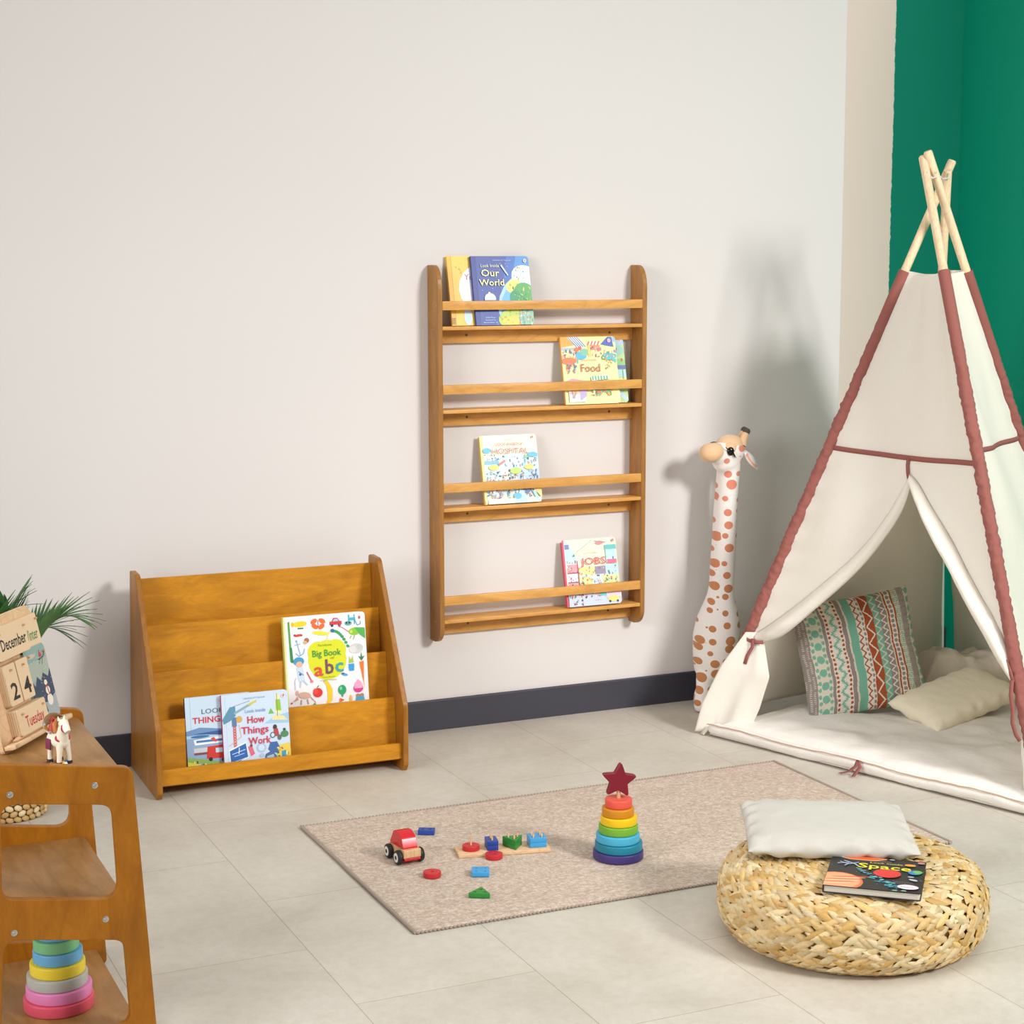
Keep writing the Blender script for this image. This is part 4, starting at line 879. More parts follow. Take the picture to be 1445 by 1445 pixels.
# ------------------------------------------------------------ tent
def tent():
    rt = empty('teepee_tent', (3.6, -.75, 0), 'cream canvas teepee with dusty red trims and four wooden poles in the corner', 'play tent')
    O = V((3.6, -.75, 0))
    foot = dict(C=V((2.915, -.385, 0)), B=V((3.293, -1.563, 0)), D=V((4.104, -.098, 0)), A=V((4.219, -.84, 0)))
    tip = dict(B=V((3.433, -.757, 1.848)), A=V((3.435, -.777, 1.863)), D=V((3.546, -.736, 1.81)), C=V((3.578, -.718, 1.842)))
    def on(k, z): a, b = foot[k], tip[k]; t = (z-a.z)/(b.z-a.z); return a+(b-a)*t
    for k in 'CBAD':
        m = MB(); d = (tip[k]-foot[k]).normalized()
        pts = [foot[k]-O+(V((-.045, .075, 0)) if k == 'D' else V()), tip[k]-O-d*.004, tip[k]-O]; m.tube(pts, [.0135, .0135, .011], 20); m.build('pole', M['pine'], rt)
        if k == 'D': continue
        # ruched sleeve
        m = MB(); n = 330; seg = 18; rings = []; z1 = 1.497
        ax = d; sx = ax.cross(V((0, 0, 1))).normalized(); sy = sx.cross(ax).normalized()
        off = V((.03, .02, 0)) if k == 'D' else V((0, 0, 0))
        for i in range(n+1):
            z = .02+(z1-.02)*i/n if k != 'C' else .12+(z1-.12)*i/n
            p = on(k, z)-O+off; ruff = min(1, max(0, (1.38-z)/.25)); q = []
            for j in range(seg):
                b = 2*PI*j/seg
                w = math.sin(z*330+2.2*math.sin(b+z*40)+6*noise.noise(V((z*22, 1.6*math.cos(b), 1.6*math.sin(b)+ord(k)))))
                rr = .0188+ruff*(.0009*w+.0046*noise.noise(V((z*60, math.cos(b)*1.5, math.sin(b)*1.5+ord(k)))))
                if k == 'D': rr *= .75
                q.append(m.bm.verts.new(p+sx*math.cos(b)*rr+sy*math.sin(b)*rr))
            rings.append(q)
        for i in range(n):
            for j in range(seg): m.bm.faces.new((rings[i][j], rings[i][(j+1) % seg], rings[i+1][(j+1) % seg], rings[i+1][j]))
        m.build('pole_sleeve', M['maroon'] if k != 'D' else M['canvas'], rt, angle=80)
    cen = sum((foot[k] for k in 'ABCD'), V())/4
    def face(a, b, u, z, bulge=.03, sd=0):
        p = on(a, z)*(1-u)+on(b, z)*u; e = (on(b, 0)-on(a, 0)).normalized(); n = V((e.y, -e.x, .0))
        if n.dot(cen-foot[a]) < 0: n = -n
        k = (4*u*(1-u))*bulge*(z/1.5)**.3*1.0
        p += n*(k+.010*noise.noise(V((u*5+sd, z*3.5, sd)))*min(1, 6*u, 6*(1-u)))
        # vertical soft folds and gathers by the sleeves
        g = math.exp(-min(u, 1-u)*16)*(sd < 3); p += n*(.004*g*math.sin(z*75+3*noise.noise(V((z*6, sd, u)))))*max(0, min(1, (1.35-z)*4))
        p += n*.004*math.sin(u*14+sd+2*z)*min(1, 8*u, 8*(1-u))
        return p-O
    def interp(tab, z):
        tab = sorted(tab, key=lambda q: q[1])
        if z <= tab[0][1]: return tab[0][0]
        for (u0, z0), (u1, z1) in zip(tab, tab[1:]):
            if z <= z1: return u0+(u1-u0)*(z-z0)/(z1-z0)
        return tab[-1][0]
    def cr(tab):   # smooth a polyline a little
        out = []
        for i in range(len(tab)-1):
            for k in range(6):
                t = k/6; p0 = tab[max(i-1, 0)]; p1 = tab[i]; p2 = tab[i+1]; p3 = tab[min(i+2, len(tab)-1)]
                f = lambda c: .5*((2*p1[c])+(-p0[c]+p2[c])*t+(2*p0[c]-5*p1[c]+4*p2[c]-p3[c])*t*t+(-p0[c]+3*p1[c]-3*p2[c]+p3[c])*t**3)
                out.append((f(0), f(1)))
        return out+[tab[-1]]
    dO = -.008   # small u correction for the adjusted left foot
    Lc = cr([(.539, .874), (.446, .75), (.341, .631), (.217, .513), (.064, .365), (.03, .335)])
    Li = cr([(.556, .851), (.518, .762), (.415, .638), (.318, .536), (.221, .438), (.125, .336), (.04, .30)])
    Rc = cr([(.538, .883), (.622, .841), (.764, .724), (.856, .615), (.964, .47), (.988, .337)])
    Ri = cr([(.565, .837), (.653, .756), (.758, .638), (.82, .55), (.89, .459), (.955, .362), (.99, .320)])
    um, za, ztop = .539, .876, 1.5
    def uo(z): return um if z >= za else (interp(Lc, z) if z > .335 else .03+.05*min(1, (.335-z)/.3))
    def ur(z): return um if z >= za else (interp(Rc, z) if z > .337 else .985-.03*min(1, (.337-z)/.3))
    zz = lambda v: .015+(ztop-.015)*v+0
    def sag(u, z): return z-(.012*math.sin(PI*u) if z > 1.45 else 0)
    m = MB()
    m.grid(lambda a, b: face('C', 'B', a*uo(zz(b)), sag(a*.5, zz(b)), .035, 1), 34, 110)
    m.grid(lambda a, b: face('C', 'B', ur(zz(b))+(1-ur(zz(b)))*a, sag(.5+a*.5, zz(b)), .035, 1), 28, 110)
    bmesh.ops.remove_doubles(m.bm, verts=m.bm.verts, dist=.0006)
    mod_thick(m.build('front_canvas', M['canvas'], rt, angle=80), .0012)
    m = MB(); m.grid(lambda a, b: face('B', 'A', a, sag(a, zz(b)), .03, 2), 40, 90); mod_thick(m.build('right_canvas', M['canvas'], rt, angle=80), .0012)
    m = MB(); m.grid(lambda a, b: face('C', 'D', a, sag(a, .06+(ztop-.06)*b), .02, 3), 50, 90); mod_thick(m.build('left_canvas', M['canvas'], rt, angle=80), .0012)
    m = MB(); m.grid(lambda a, b: face('D', 'A', (lambda z: (lambda s: s+(1-s)*a)(.03+.05*max(0, min(1, (.62-z)/.3))))(.06+(ztop-.06)*b), .06+(ztop-.06)*b, .02, 4), 40, 90); mod_thick(m.build('back_canvas', M['canvas'], rt, angle=80), .0012)
    # rolled door edges
    outn = -V((cen.x-3.1, cen.y+1.0, 0)).normalized()
    for crease, inner, nm in ((Lc, Li, 1), (Rc, Ri, 2)):
        n = min(len(crease), len(inner)); m = MB()
        def P(tab, t): 
            x = t*(len(tab)-1); i = min(int(x), len(tab)-2); f = x-i; u = tab[i][0]*(1-f)+tab[i+1][0]*f; z = tab[i][1]*(1-f)+tab[i+1][1]*f; return face('C', 'B', u, z, .035, 1)
        def fn(a, b):
            p = P(crease, a)*(1-b)+P(inner, a)*b; w = (P(crease, a)-P(inner, a)).length
            k = outn*(.35*w*math.sin(PI*b)+.004); k += outn*.002*noise.noise(V((a*20, b*3, nm)))
            return p+k
        m.grid(fn, 60, 8); mod_thick(m.build('door_flap', M['canvas'], rt, angle=80), .003)
    def ribbon(pts, wd, name='ribbon_tie', par=rt, nvec=None, th=.0012):
        pts = [V(p) for p in pts]; m = MB(); vs = []
        for i, p in enumerate(pts):
            t = (pts[min(i+1, len(pts)-1)]-pts[max(i-1, 0)]).normalized(); s = t.cross(nvec or outn).normalized()*wd/2; vs.append((m.bm.verts.new(p-s), m.bm.verts.new(p+s)))
        for (a, b), (c, d) in zip(vs, vs[1:]): m.bm.faces.new((a, b, d, c))
        return mod_thick(m.build(name, M['maroon'], par, angle=80), th)
    # horizontal trim bands
    ribbon([face('C', 'B', u/24, .938-.010*math.sin(PI*u/24), .035, 1)+outn*.004 for u in range(0, 25)], .016, 'trim_band')
    n2 = V((.5, -.85, 0)).normalized()
    ribbon([face('B', 'A', u/24, .968-.008*math.sin(PI*u/24), .03, 2)+n2*.004 for u in range(0, 25)], .016, 'trim_band', nvec=n2)
    F = lambda u, z, k=.006: face('C', 'B', u, z, .035, 1)+outn*k
    ribbon([F(.520, .93), F(.521, .905), F(.528, .885), F(.538, .868)], .012)
    ribbon([F(.530, .880, .008), F(.553, .868, .010), F(.585, .852, .010), F(.612, .825, .008)], .012)
    ribbon([F(-.015, .335, .02), F(.012, .312, .022), F(.04, .306, .022), F(.07, .308, .012)], .012)
    ribbon([F(.035, .318, .026), F(.044, .29, .027), F(.04, .262, .026), F(.043, .235, .026)], .012)
    ribbon([F(.975, .40, .02), F(.985, .375, .024), F(.99, .345, .026)], .011)
    ribbon([F(.988, .35, .028), F(.979, .31, .03), F(.974, .27, .03), F(.968, .235, .03), F(.972, .205, .03), F(.98, .19, .03)], .012)
    # lower skirt of the door, spreading from the tie in front of the pole to the floor
    rv = V((.91, -.416, 0))
    lo = [on('C', .335)-O+outn*.028, on('C', .225)-O+outn*.036-rv*.030, on('C', .10)-O+outn*.042-rv*.034, on('C', .008)-O+outn*.045-rv*.016]
    ro = [on('C', .335)-O+outn*.028+V((.045, -.03, 0)), V((-.555, .20, .20)), V((-.575, .225, .095)), V((-.600, .250, .010))]
    def sk(a, b):
        x = b*3; i = min(int(x), 2); t = x-i; l = lo[i]*(1-t)+lo[i+1]*t; r_ = ro[i]*(1-t)+ro[i+1]*t
        return l*(1-a)+r_*a+outn*(.010*math.sin(a*9+1.5*b)*b+.006*noise.noise(V((a*4, b*3, 5))))
    m = MB(); m.grid(sk, 30, 40); mod_thick(m.build('door_skirt', M['canvas'], rt, angle=80), .0015)
    # corner tab at the left foot
    m = MB(); a0 = foot['C']-O
    m.grid(lambda a, b: a0+V((.0-.05*a, -.03-.02*b-.01*a, .035*(1-a)+.004)), 4, 2); mod_thick(m.build('corner_tab', M['canvas'], rt, angle=80), .002)
    # rope lacing the poles together
    m = MB()
    for p, q in (('B', 'A'), ('A', 'D'), ('D', 'C')):
        a = on(p, 1.80)-O; b = on(q, 1.785)-O; md = (a+b)/2+V((0, 0, -.012)); t = V((-.41, -.9, 0))*.016
        m = MB(); m.tube([a+t, md+t*1.1, b+t], .0028, 8); m.build('lacing_rope', M['rope'], rt)
tent()
# tent floor mattress
def mattress():
    q = [V((2.885, -.445, 0)), V((3.262, -1.60, 0)), V((4.15, -.92, 0)), V((4.06, -.16, 0))]   # L, F, R, B
    c = V((3.6, -.75, 0)); rt = empty('floor_mattress', c, 'thin cream padded floor mattress inside the tent with a piped front edge', 'mattress')
    def fn(a, b):
        p = (q[0]*(1-a)+q[1]*a)*(1-b)+(q[3]*(1-a)+q[2]*a)*b; e = min(a*1.2, (1-a)*.9, b, 1-b)
        h = .046*min(1, (e/.05))**.5 if e < .05 else .046
        h += .014*noise.noise(V((p.x*5, p.y*5, 3)))*min(1, e*9)+.007*noise.noise(V((p.x*14, p.y*12, 7)))*min(1, e*9)
        h += .012*math.exp(-((b-.35)/.1)**2)*max(0, math.sin(a*9+2*b))*min(1, e*6)
        return V((p.x, p.y, max(.003, h+.004)))-c
    m = MB(); m.grid(fn, 90, 80)
    m.grid(lambda a, b: V(((q[0]*(1-a)+q[1]*a)*(1-b)+(q[3]*(1-a)+q[2]*a)*b))-c+V((0, 0, .003)), 90, 80)
    bmesh.ops.remove_doubles(m.bm, verts=m.bm.verts, dist=.0005)
    m.build('padded_cover', M['pad'], rt, angle=80)
    e = (q[1]-q[0]); n = V((e.y, -e.x, 0)).normalized(); n = -n if n.dot(c-q[0]) > 0 else n
    # front boxing roll with piping
    m = MB(); pts = []; rr = []
    for i in range(80):
        t = i/79; pts.append(q[0]+e*t-c-n*.004+V((0, 0, .0235+.003*math.sin(t*17)+.002*noise.noise(V((t*30, 0, 0)))))); rr.append(.0195+.003*noise.noise(V((t*14, 2, 0)))-(.008 if i in (0, 79) else 0))
    m.tube(pts, rr, 14); m.build('front_edge_roll', M['pad'], rt, angle=80)
    m = MB(); m.tube([p+n*.015+V((0, 0, .0165)) for p in pts], .0018, 6); m.build('piping', paint('#C9A890', .9), rt)
    b0 = q[0]+e*.50-c+n*.024
    for dx in ((-.004, -.02), (.012, .004)):
        m = MB(); s = e.normalized()*.006
        P = [b0+V((0, 0, .048)), b0+n*.006+V((0, 0, .03))+e.normalized()*dx[0], b0+n*.015+V((0, 0, .012))+e.normalized()*dx[1], b0+n*.035+V((0, 0, .006))+e.normalized()*dx[1]*2]
        vs = [(m.bm.verts.new(p-s), m.bm.verts.new(p+s)) for p in P]
        for (a, b), (c2, d) in zip(vs, vs[1:]): m.bm.faces.new((a, b, d, c2))
        mod_thick(m.build('ribbon_tie', M['maroon'], rt, angle=80), .001)
mattress()
def blanket():
    c = V((3.88, -.44, .058))
    m = MB()
    def fn(a, b):
        x = (a-.5)*.46; y = (b-.5)*.26; e = min(a, 1-a, b, 1-b)
        h = .10*min(1, e*5)**.6*(1+.6*noise.noise(V((x*9, y*9, 1))))+.03*noise.ridged_multi_fractal(V((x*7, y*7, 4)), 1, 2, 3, 1, 2)*min(1, e*6)*.6
        return V((x+.02*noise.noise(V((y*8, 0, 1))), y+.02*noise.noise(V((x*8, 2, 1))), max(.004, h)))
    m.grid(fn, 70, 50); o = m.build('crumpled_blanket', M['blanket'], None, angle=80); mod_thick(o, .006); o.location = c
    tag(o, 'crumpled greyish cotton blanket heaped at the back of the tent', 'blanket')
blanket()
# ------------------------------------------------------------ giraffe
def giraffe():
    base = V((3.07, -.155, 0)); rt = empty('plush_giraffe', base, 'tall plush giraffe with terracotta spots leaning by the wall left of the tent', 'plush toy')
    P = lambda x, y, Y=-.15: V((3.005+(x-985)*.002775+(Y+.15)*-.55, Y, .914-(y-630)*.00243+(Y+.15)*-.10))
    m = MB()
    ch = [(1009, 968, -.135, .030), (1011, 955, -.135, .062), (1014, 935, -.14, .082), (1018, 905, -.14, .094), (1021, 880, -.14, .088), (1023, 860, -.14, .070), (1024, 845, -.14, .056), (1025, 832, -.14, .0505), (1026, 800, -.14, .0500), (1028, 760, -.14, .0490), (1029, 720, -.14, .0475), (1031, 685, -.14, .0455), (1033, 660, -.14, .046), (1034, 640, -.14, .044)]
    m.tube([P(x, y, Y)-base for x, y, Y, r in ch], [r for *_, r in ch], 28, ell=[.8]*len(ch))
    fx = V((-1, -.32, 0)).normalized()   # the way the head looks
    hc = P(1028, 639, -.15)-base
    m.ball(hc+fx*.012+V((0, 0, -.030)), (.052, .042, .044), 20, 12)
    m.ball(hc, (.066, .049, .052), 24, 16, Matrix.Rotation(.3, 4, 'Z')@Matrix.Rotation(-.25, 4, 'Y'))
    m.ball(hc+fx*.048+V((0, 0, -.006)), (.046, .037, .036), 20, 12)
    for x0, y0, x1, y1, Y0, Y1, r in ((1000, 955, 984, 992, -.15, -.175, .027), (1012, 955, 1010, 992, -.13, -.11, .027), (1026, 950, 1030, 990, -.16, -.19, .027), (1030, 950, 1036, 990, -.13, -.1, .027)):
        a, b = P(x0, y0, Y0)-base, P(x1, y1, Y1)-base; b.z = .026
        m.tube([a, a*.5+b*.5, b+V((0, 0, .012)), b, b+V((0, 0, -.018)), b+V((0, 0, -.0235))], [.034, r, r*.98, r, r*.85, r*.5], 16)
    o = m.build('body', M['giraffe'], rt)
    r = o.modifiers.new('r', 'REMESH'); r.mode = 'VOXEL'; r.voxel_size = .006; r.use_smooth_shade = True
    s = o.modifiers.new('s', 'SMOOTH'); s.factor = .7; s.iterations = 5
    tc = V((-.41, -.905, .1)).normalized()
    m = MB(); mc = hc+fx*.086+V((0, 0, .003)); m.ball(mc, (.046, .039, .034), 24, 16, Matrix.Rotation(math.atan2(fx.y, fx.x), 4, 'Z')@Matrix.Rotation(.1, 4, 'Y')); m.build('muzzle', M['peach'], rt)
    m = MB(); m.tube([mc+V((-.012, -.012, .034)), mc+V((.0, -.012, .0355)), mc+V((.012, -.010, .034))], [.001, .0018, .001], 6); m.build('nostril', M['dark'], rt)
    m = MB(); m.ball(hc+V((.004, .002, .017)), (.057, .045, .039), 24, 16, Matrix.Rotation(.3, 4, 'Z')@Matrix.Rotation(-.1, 4, 'Y')); m.ball(hc+V((-.014, -.032, .012)), (.025, .02, .024), 16, 10); m.build('forehead_patch', M['peach'], rt)
    for dx, dy in ((.042, -.012), (.060, .030)):
        h0 = hc+V((dx, dy, .022)); h1 = h0+V((.020, 0, .042))
        m = MB(); m.tube([h0, h0*.5+h1*.5, h1], [.019, .0125, .011], 14); hn = m.build('horn', M['peach'], rt)
        m = MB(); d = (h1-h0).normalized(); m.tube([h1-d*.003, h1+d*.007, h1+d*.013], [.0125, .0125, .008], 14); m.build('horn_tip', M['dark'], hn)
    for sd in (-1, 1):
        e0 = hc+V((.05, -.022 if sd < 0 else .035, .0)); e1 = e0+(V((.046, -.012, -.060)) if sd < 0 else V((.03, .05, -.03)))
        m = MB(); pts = [e0+(e1-e0)*(k/8) for k in range(9)]; m.tube(pts, [.006+.017*math.sin(PI*min(1, (k+.8)/9)) for k in range(9)], 14, ell=[.45]*9, up=V((.7, -.7, .1)).normalized()); ear = m.build('ear', M['white'], rt)
        m = MB(); m.tube([p+tc*.007 for p in pts[1:-1]], [.004+.012*math.sin(PI*min(1, (k+.8)/9)) for k in range(1, 8)], 12, ell=[.3]*7, up=V((.7, -.7, .1)).normalized()); m.build('ear_lining', M['pink'], ear)
    ec = hc+V((-.024, -.053, .006))
    m = MB(); m.ball(ec, (.0125, .007, .0145), 18, 12, Matrix.Rotation(-.2, 4, 'Z')); ey = m.build('eye', M['eye'], rt)
    for a, b in (((-.012, -.003, .006), (-.022, -.002, .016)), ((.008, -.003, -.008), (.016, -.002, -.022)), ((.009, -.003, -.006), (.022, -.001, -.024))): m = MB(); m.tube([ec+V(a), ec+V(b)], [.0022, .0008], 6); m.build('eyelash', M['eye'], ey)
    m = MB(); m.ball(hc+V((-.064, -.050, .004)), (.010, .004, .017), 14, 8, Matrix.Rotation(-.5, 4, 'Z')); m.build('cheek', M['pink'], rt)
giraffe()
# ------------------------------------------------------------ things on the unit
def calendar():
    d = V((.58, .815, 0)).normalized(); yaw = math.atan2(d.y, d.x)
    rt = empty('wooden_calendar', (.478, -1.772, .5595), 'wooden perpetual calendar showing December 24 Tuesday beside a snowman picture', 'calendar')
    rt.rotation_euler = (0, 0, 0)
    W, H = .25, .262; ln = math.radians(-13)
    T0 = Matrix.Translation(rt.location)@Matrix.Rotation(yaw, 4, 'Z')@Matrix.Rotation(ln, 4, 'X'); rt.matrix_world = T0
    m = MB(); m.prism(roundpoly([(0, 0), (W, 0), (W-.002, H*.9), (W-.02, H), (.02, H), (.002, H*.9)], [.012, .012, .012, .015, .015, .012]), .009, XZ@Matrix.Translation((0, 0, -.009))); m.build('back_board', M['wood_pale'], rt, smooth=False)
    m = MB(); m.prism(roundpoly([(W*.45, .0), (W*.55, .0), (W*.52, .19), (W*.48, .19)], .004), .006, XZ@Matrix.Translation((0, 0, -.055))@Matrix.Rotation(math.radians(13), 4, 'X')); m.build('rear_prop', M['wood_pale'], rt)
    m = MB(); m.box(.002, W+.012, -.026, 0, .006, .016, .003); m.build('pencil_ledge', M['wood_pale'], rt)
    def card(name, x0, x1, z0, z1, th, face, art=None, off=0):
        z0 *= 1.11; z1 *= 1.11; m = MB().colored(); out = roundpoly([(0, 0), (x1-x0, 0), (x1-x0, z1-z0), (0, z1-z0)], .004)
        n = max(1, int(th/.0042)); fs = []
        for i in range(n): fs += m.prism(out, th/n*.85, XZ@Matrix.Translation((x0, z0, off+th/n*i+th/n*.15)))
        m.setcol(fs, hexc(face))
        if art: art.onto(m, XZ@Matrix.Translation((x0, z0, off+th)))
        m.build(name, M['print'], rt, smooth=False)
    hooks = []
    wd = '#E9CBA6'
    a = Art(.15, .058, 1); a.T('Winter', .56, .24, .22, '#3F8A4A', .40, bold=.01); card('season_card', .095, .248, .158, .218, .006, wd, a)
    a = Art(.14, .062, 1); a.T('December', .12, .28, .24, '#2E2B2A', .76, bold=.015); card('month_card', .035, .165, .160, .219, .022, wd, a); hooks += [(.05, .207, .022), (.155, .207, .022), (.24, .207, .006)]
    a = Art(.055, .078, 1); a.T('2', .22, .14, .85, '#2E2B2A', .52, bold=.02); card('day_card', .045, .094, .076, .150, .017, wd, a)
    a = Art(.055, .078, 1); a.T('4', .2, .14, .85, '#2E2B2A', .55, bold=.02); card('day_card', .098, .147, .076, .150, .017, wd, a); hooks += [(.07, .139, .017), (.123, .139, .017)]
    a = Art(.125, .05, 1); a.T('Tuesday', .2, .24, .26, '#C5353F', .62, bold=.012); card('weekday_card', .045, .165, .020, .068, .024, wd, a); hooks += [(.06, .058, .024), (.15, .058, .024)]
    a = Art(.093, .155, 2)
    a.R(0, 0, 1, 1, '#8FA9A4').R(0, .55, 1, .8, '#A9B4A6').E(.3, .88, .22, .05, '#C9BCA4').P([(0, .42), (.1, .55), (.2, .48), (.35, .6), (.5, .52), (.65, .62), (.85, .54), (1, .64), (1, .2), (0, .2)], '#3F4763').P([(0, .2), (.1, .48), (.2, .3), (.3, .5), (.42, .22)], '#33505A').P([(0, 0), (1, 0), (1, .3), (.6, .22), (0, .26)], '#A8B0B4').P([(.2, .1), (.35, .42), (.5, .1)], '#3A5A5F').R(.33, .03, .37, .12, '#4A3A34')
    a.E(.7, .24, .13, .13, '#F2E6D4').E(.69, .37, .1, .09, '#F2E6D4').E(.67, .48, .07, .06, '#F2E6D4').L([(.62, .43), (.72, .43)], .03, '#B8323A').L([(.69, .42), (.72, .3)], .035, '#B8323A').E(.66, .535, .05, .02, '#6A4A34').E(.66, .48, .008, .008, '#D9703A')
    a.L([(1, .9), (.85, .82), (.6, .8)], .025, '#4A3A3A').L([(.8, .82), (.72, .72)], .015, '#4A3A3A').L([(.7, .81), (.6, .74)], .012, '#4A3A3A').P([(.66, .84), (.72, .93), (.8, .84), (.74, .82)], '#C9404A')
    for q in range(46): a.E(a.r.random(), a.r.uniform(.05, .9), .011, .008, '#E8ECEA', 0, 6)
    card('picture_card', .155, .248, .020, .153, .007, '#8FA9A4', a)
    hooks += [(.17, .144, .007), (.237, .144, .007)]
    for x, z, y in hooks: m = MB(); m.tube([(x, 0, z*1.11), (x, -y-.006, z*1.11)], .0022, 8); m.build('hanging_pin', M['beech'], rt)
    m = MB(); m.tube([(.02, -.014, .0205), (.035, -.014, .0205), (.22, -.014, .0205)], [.0008, .0042, .0042], 6); m.build('pencil', M['wood_pale'], rt)
calendar()
def horse():
    rt = empty('horse_figurine', (.565, -1.880, .5593), 'small white horse figurine with red harness and glass globe on the shelf unit top', 'figurine', rot=(0, 0, math.radians(20)))
    W = paint('#EFE6D2', .3); m = MB()   # faces -Y
    m.tube([(0, .034, .052), (0, .022, .055), (0, 0, .054), (0, -.018, .055), (0, -.024, .058)], [.008, .0175, .017, .0175, .010], 18)
    m.tube([(0, -.012, .060), (0, -.018, .076), (0, -.022, .090)], [.0155, .012, .0105], 16)
    m.tube([(0, -.014, .096), (0, -.022, .096), (0, -.034, .086), (0, -.040, .080)], [.008, .0115, .0085, .0065], 16)
    for sx in (-1, 1):
        for y, k in ((-.017, 0), (.022, 1)):
            m.tube([(sx*.008, y, .048), (sx*.011, y-.003, .028), (sx*.0125, y-.003, .010)], [.0085, .0058, .0052], 12)
        m.tube([(sx*.006, -.014, .102), (sx*.008, -.014, .111)], [.0035, .0008], 8)
    m.build('horse_body', W, rt, angle=70)
    for sx in (-1, 1):
        for y in (-.020, .019):
            m = MB(); m.tube([(sx*.0125, y, .004), (sx*.0125, y, .011)], [.0072, .0062], 12); m.build('hoof', M['black'], rt)
    for sx in (-1, 1): m = MB(); m.tube([(sx*.0135, -.040, .004), (sx*.0135, -.015, .0025), (sx*.0135, .015, .0025), (sx*.0135, .040, .005)], .0030, 8); m.build('rocker', paint('#A4643F', .5), rt)
    m = MB(); n = 24; m.tube([(.0165*math.cos(2*PI*k/n), -.0165+.006*math.sin(2*PI*k/n), .0625+.007*math.sin(2*PI*k/n)) for k in range(n+1)], .0022, 8, cap=False); m.build('red_collar', paint('#B8202C', .4), rt); m = MB(); m.tube([(.0105*math.cos(2*PI*k/n), -.031, .088+.0105*math.sin(2*PI*k/n)) for k in range(n+1)], .0012, 6, cap=False)
    m.build('red_bridle', paint('#B8202C', .4), rt)
    for sx in (-1, 1): m = MB(); m.ball((sx*.0085, -.029, .093), .0016, 8, 6); m.build('eye', M['eye'], rt)
    m = MB(); m.tube([(0, .004, .100), (0, .010, .088), (0, .010, .076), (0, .006, .066)], [.004, .008, .008, .005], 10); m.build('mane', paint('#D88A4A', .6), rt)
    m = MB(); m.box(-.019, .019, .004, .026, .052, .058, .002); m.box(-.020, -.016, .004, .024, .034, .056, .0015); m.box(.016, .020, .004, .024, .034, .056, .0015); m.build('saddle_blanket', paint('#7A2A4A', .6), rt)
    for c, p, s in (('#E2B62C', (-.004, -.022, .0065), .006), ('#3F7FC0', (.006, -.016, .0065), .006), ('#B8202C', (.001, -.006, .006), .0055), ('#EDEDED', (-.001, -.028, .006), .0045)):
        m = MB(); m.ball(p, s, 12, 8); m.build('gift', paint(c, .3), rt)
    m = MB(); m.ball((0, .018, .088), .0245, 28, 18)
    g, nt, b = newmat('globe_glass'); b.inputs['Transmission Weight'].default_value = 1; b.inputs['Roughness'].default_value = .02; b.inputs['IOR'].default_value = 1.12
    m.build('glass_globe', g, rt)
    m = MB(); m.tube([(-.006, .018, .074), (-.004, .018, .086), (-.003, .018, .094)], [.008, .006, .003], 10); m.ball((-.003, .018, .098), .005, 10, 8); m.build('globe_figure', paint('#C8403A', .5), rt)
horse()
bpy.data.objects['horse_figurine'].scale = (.88,)*3
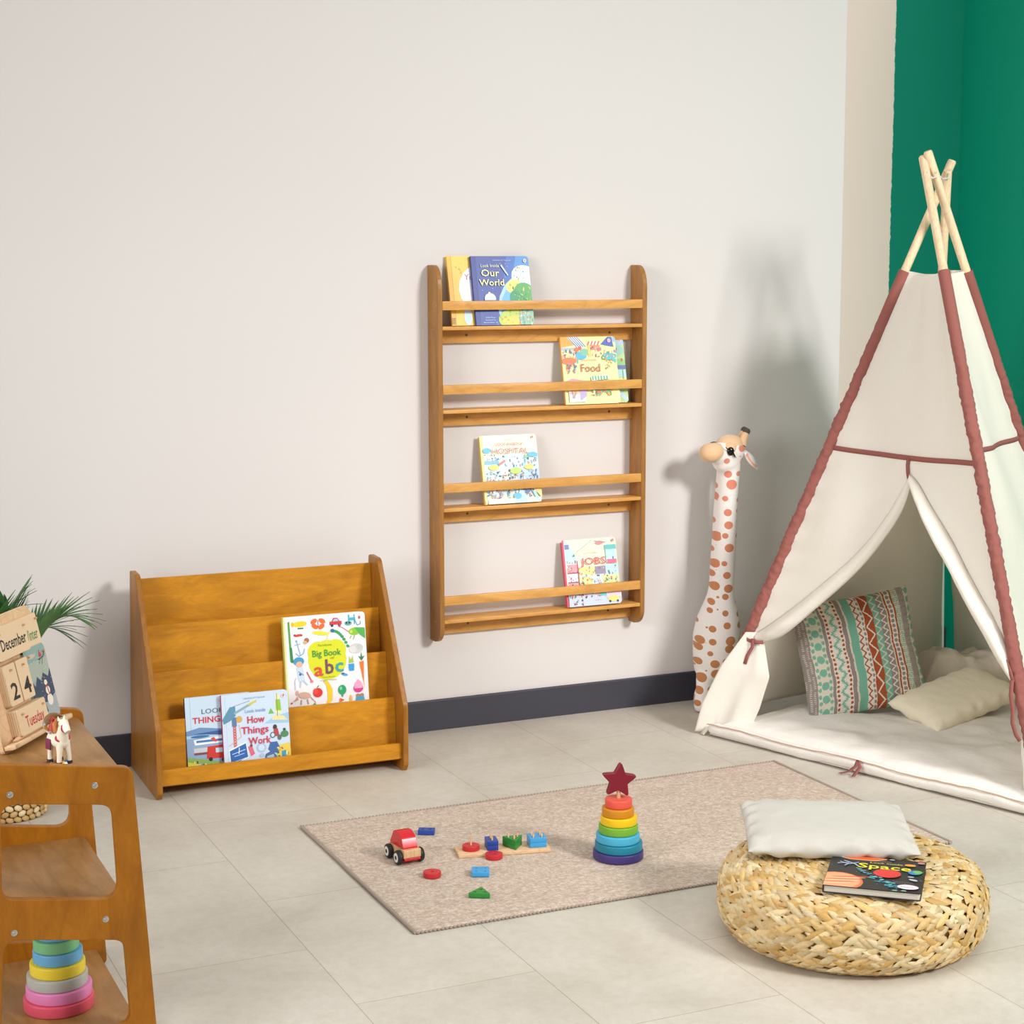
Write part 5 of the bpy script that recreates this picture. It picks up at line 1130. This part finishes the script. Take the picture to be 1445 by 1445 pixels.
def plant():
    px, py = .680, -.330
    b = empty('woven_basket', (px, py, 0), 'small round woven straw basket on the floor behind the left shelf unit', 'basket')
    m = MB().colored(); rnd = random.Random(2)
    for r_ in range(8):
        z = .010+r_*.017; R = .085+.028*math.sin(PI*min(1, (z+.03)/.17)); n = 30
        for k in range(n):
            a = 2*PI*(k+.5*(r_ % 2))/n; c = V((R*math.cos(a), R*math.sin(a), z)); Mx = Matrix.Rotation(a, 4, 'Z')@Matrix.Rotation(.45 if r_ % 2 else -.45, 4, 'X')
            m.setcol(m.ball(c, (.0055, .0125, .0085), 7, 5, Mx), hexc(rnd.choice(['#D9B988', '#C9A469', '#E3CCA0', '#B98F55'])))
    m.build('woven_wall', M['straw'], b, angle=80)
    m = MB(); m.lathe([(0, .006), (.082, .006), (.103, .07), (.098, .138), (.09, .138), (.08, .1), (0, .1)], 32); m.build('liner', plain('basket_liner', '#8A6A44', .9), b)
    rt = empty('potted_palm', (px, py, .1), 'green feathery palm rising behind the calendar from the basket', 'potted plant')
    def frond(dirx, diry, rise, ln, droop, seed, lw=.0045):
        pts = []; n = 26
        for i in range(n+1):
            t = i/n; pts.append(V((dirx*ln*t**1.3, diry*ln*t**1.3, rise*math.sin(t*PI*.5)**.9*1.0-droop*t**4)))
        m = MB(); m.tube(pts, [.0035*(1-.75*i/n) for i in range(n+1)], 6)
        r = random.Random(seed)
        for i in range(10, n+1):
            p = pts[i]; t = (pts[min(i+1, n)]-pts[i-1]).normalized(); s = t.cross(V((0, 0, 1))).normalized(); t0 = (i-10)/(n-10); L = (.085+.065*math.sin(PI*min(1, t0*.8+.2)))*r.uniform(.9, 1.1)
            for sd in (-1, 1):
                d = (t*(.55+.5*t0)+s*sd*.55+V((0, 0, .42*(1-t0)-.05))).normalized(); up = d.cross(t).normalized(); wv = d.cross(V((0, 0, 1))).normalized()
                q = []
                for k in range(6):
                    u = k/5; c = p+d*L*u+V((0, 0, -.018*u*u)); w_ = lw*math.sin(PI*(.12+.88*u))**.8*(1 if u < 1 else .05)+.0002
                    q.append((m.bm.verts.new(c-wv*w_+V((0, 0, .0012))), m.bm.verts.new(c), m.bm.verts.new(c+wv*w_+V((0, 0, .0012)))))
                for A, B in zip(q, q[1:]): m.bm.faces.new((A[0], A[1], B[1], B[0])); m.bm.faces.new((A[1], A[2], B[2], B[1]))
        m.build('frond', M['leaf'], rt, angle=80)
    frond(.90, -.42, .475, .205, .015, 1, .0052); frond(.98, .1, .44, .15, .03, 2, .0050); frond(-.3, -.7, .49, .10, .03, 3); frond(-.9, .1, .47, .16, .04, 4); frond(.35, -.6, .50, .06, .02, 5); frond(-.75, -.55, .47, .16, .04, 6); frond(.3, .5, .49, .08, .03, 7)
    m = MB(); m.tube([(0, 0, 0), (.004, 0, .06), (0, .004, .14)], [.012, .010, .006], 8); m.build('stem', paint('#6F7F4A', .7), rt)
plant()
# ------------------------------------------------------------ camera
f = V((0.41136, 0.90117, -0.13651)); 
yaw, pitch, roll = 4.28248688e-01, 1.36932982e-01, -2.01940862e-03
f = V((math.sin(yaw)*math.cos(pitch), math.cos(yaw)*math.cos(pitch), -math.sin(pitch)))
r0 = V((math.cos(yaw), -math.sin(yaw), 0)); u0 = r0.cross(f)
r1 = r0*math.cos(roll)+u0*math.sin(roll); u1 = -r0*math.sin(roll)+u0*math.cos(roll)
cam = bpy.data.cameras.new('camera'); co = bpy.data.objects.new('camera', cam); C.objects.link(co)
cam.sensor_fit = 'HORIZONTAL'; cam.sensor_width = 36; cam.lens = 36*2465.98/1445
Mt = Matrix((r1, u1, -f)).transposed().to_4x4(); Mt.translation = V((0, -5.2218, 1.5)); co.matrix_world = Mt
bpy.context.scene.camera = co
# ------------------------------------------------------------ light
def area(name, loc, target, size, power, col=(1, 1, 1), sy=None, spread=180):
    l = bpy.data.lights.new(name, 'AREA'); l.energy = power; l.size = size; l.color = col; l.spread = math.radians(spread)
    if sy: l.shape = 'RECTANGLE'; l.size_y = sy
    o = bpy.data.objects.new(name, l); C.objects.link(o); o.location = loc
    o.rotation_euler = (V(target)-V(loc)).to_track_quat('-Z', 'Y').to_euler(); return o
area('studio_softbox', (4.45, -6.2, 3.65), (2.9, 0, .4), 1.15, 82, (1, .985, .965), None, 90)
area('fill_softbox', (-1.4, -4.6, 2.6), (2.6, 0, .6), 2.6, 6, (1, .99, .985))
area('side_fill_light', (-1.9, -2.7, 1.9), (3.2, -.9, 1.0), 1.8, 25, (1, .99, .98), None, 80)  # added out of view to brighten the tent front, not an actual window
area('ceiling_light', (2.1, -2.9, 3.05), (2.1, -2.9, 0), 3.0, 24, (1, .99, .975), 2.6, 120)
wd = bpy.data.worlds.new('world'); bpy.context.scene.world = wd; wd.use_nodes = True
bg = wd.node_tree.nodes['Background']; bg.inputs[0].default_value = (1, .985, .97, 1); bg.inputs[1].default_value = .33
vs = bpy.context.scene.view_settings; vs.view_transform = 'Standard'; vs.look = 'None'; vs.gamma = 1; vs.exposure = 0; vs.use_curve_mapping = False
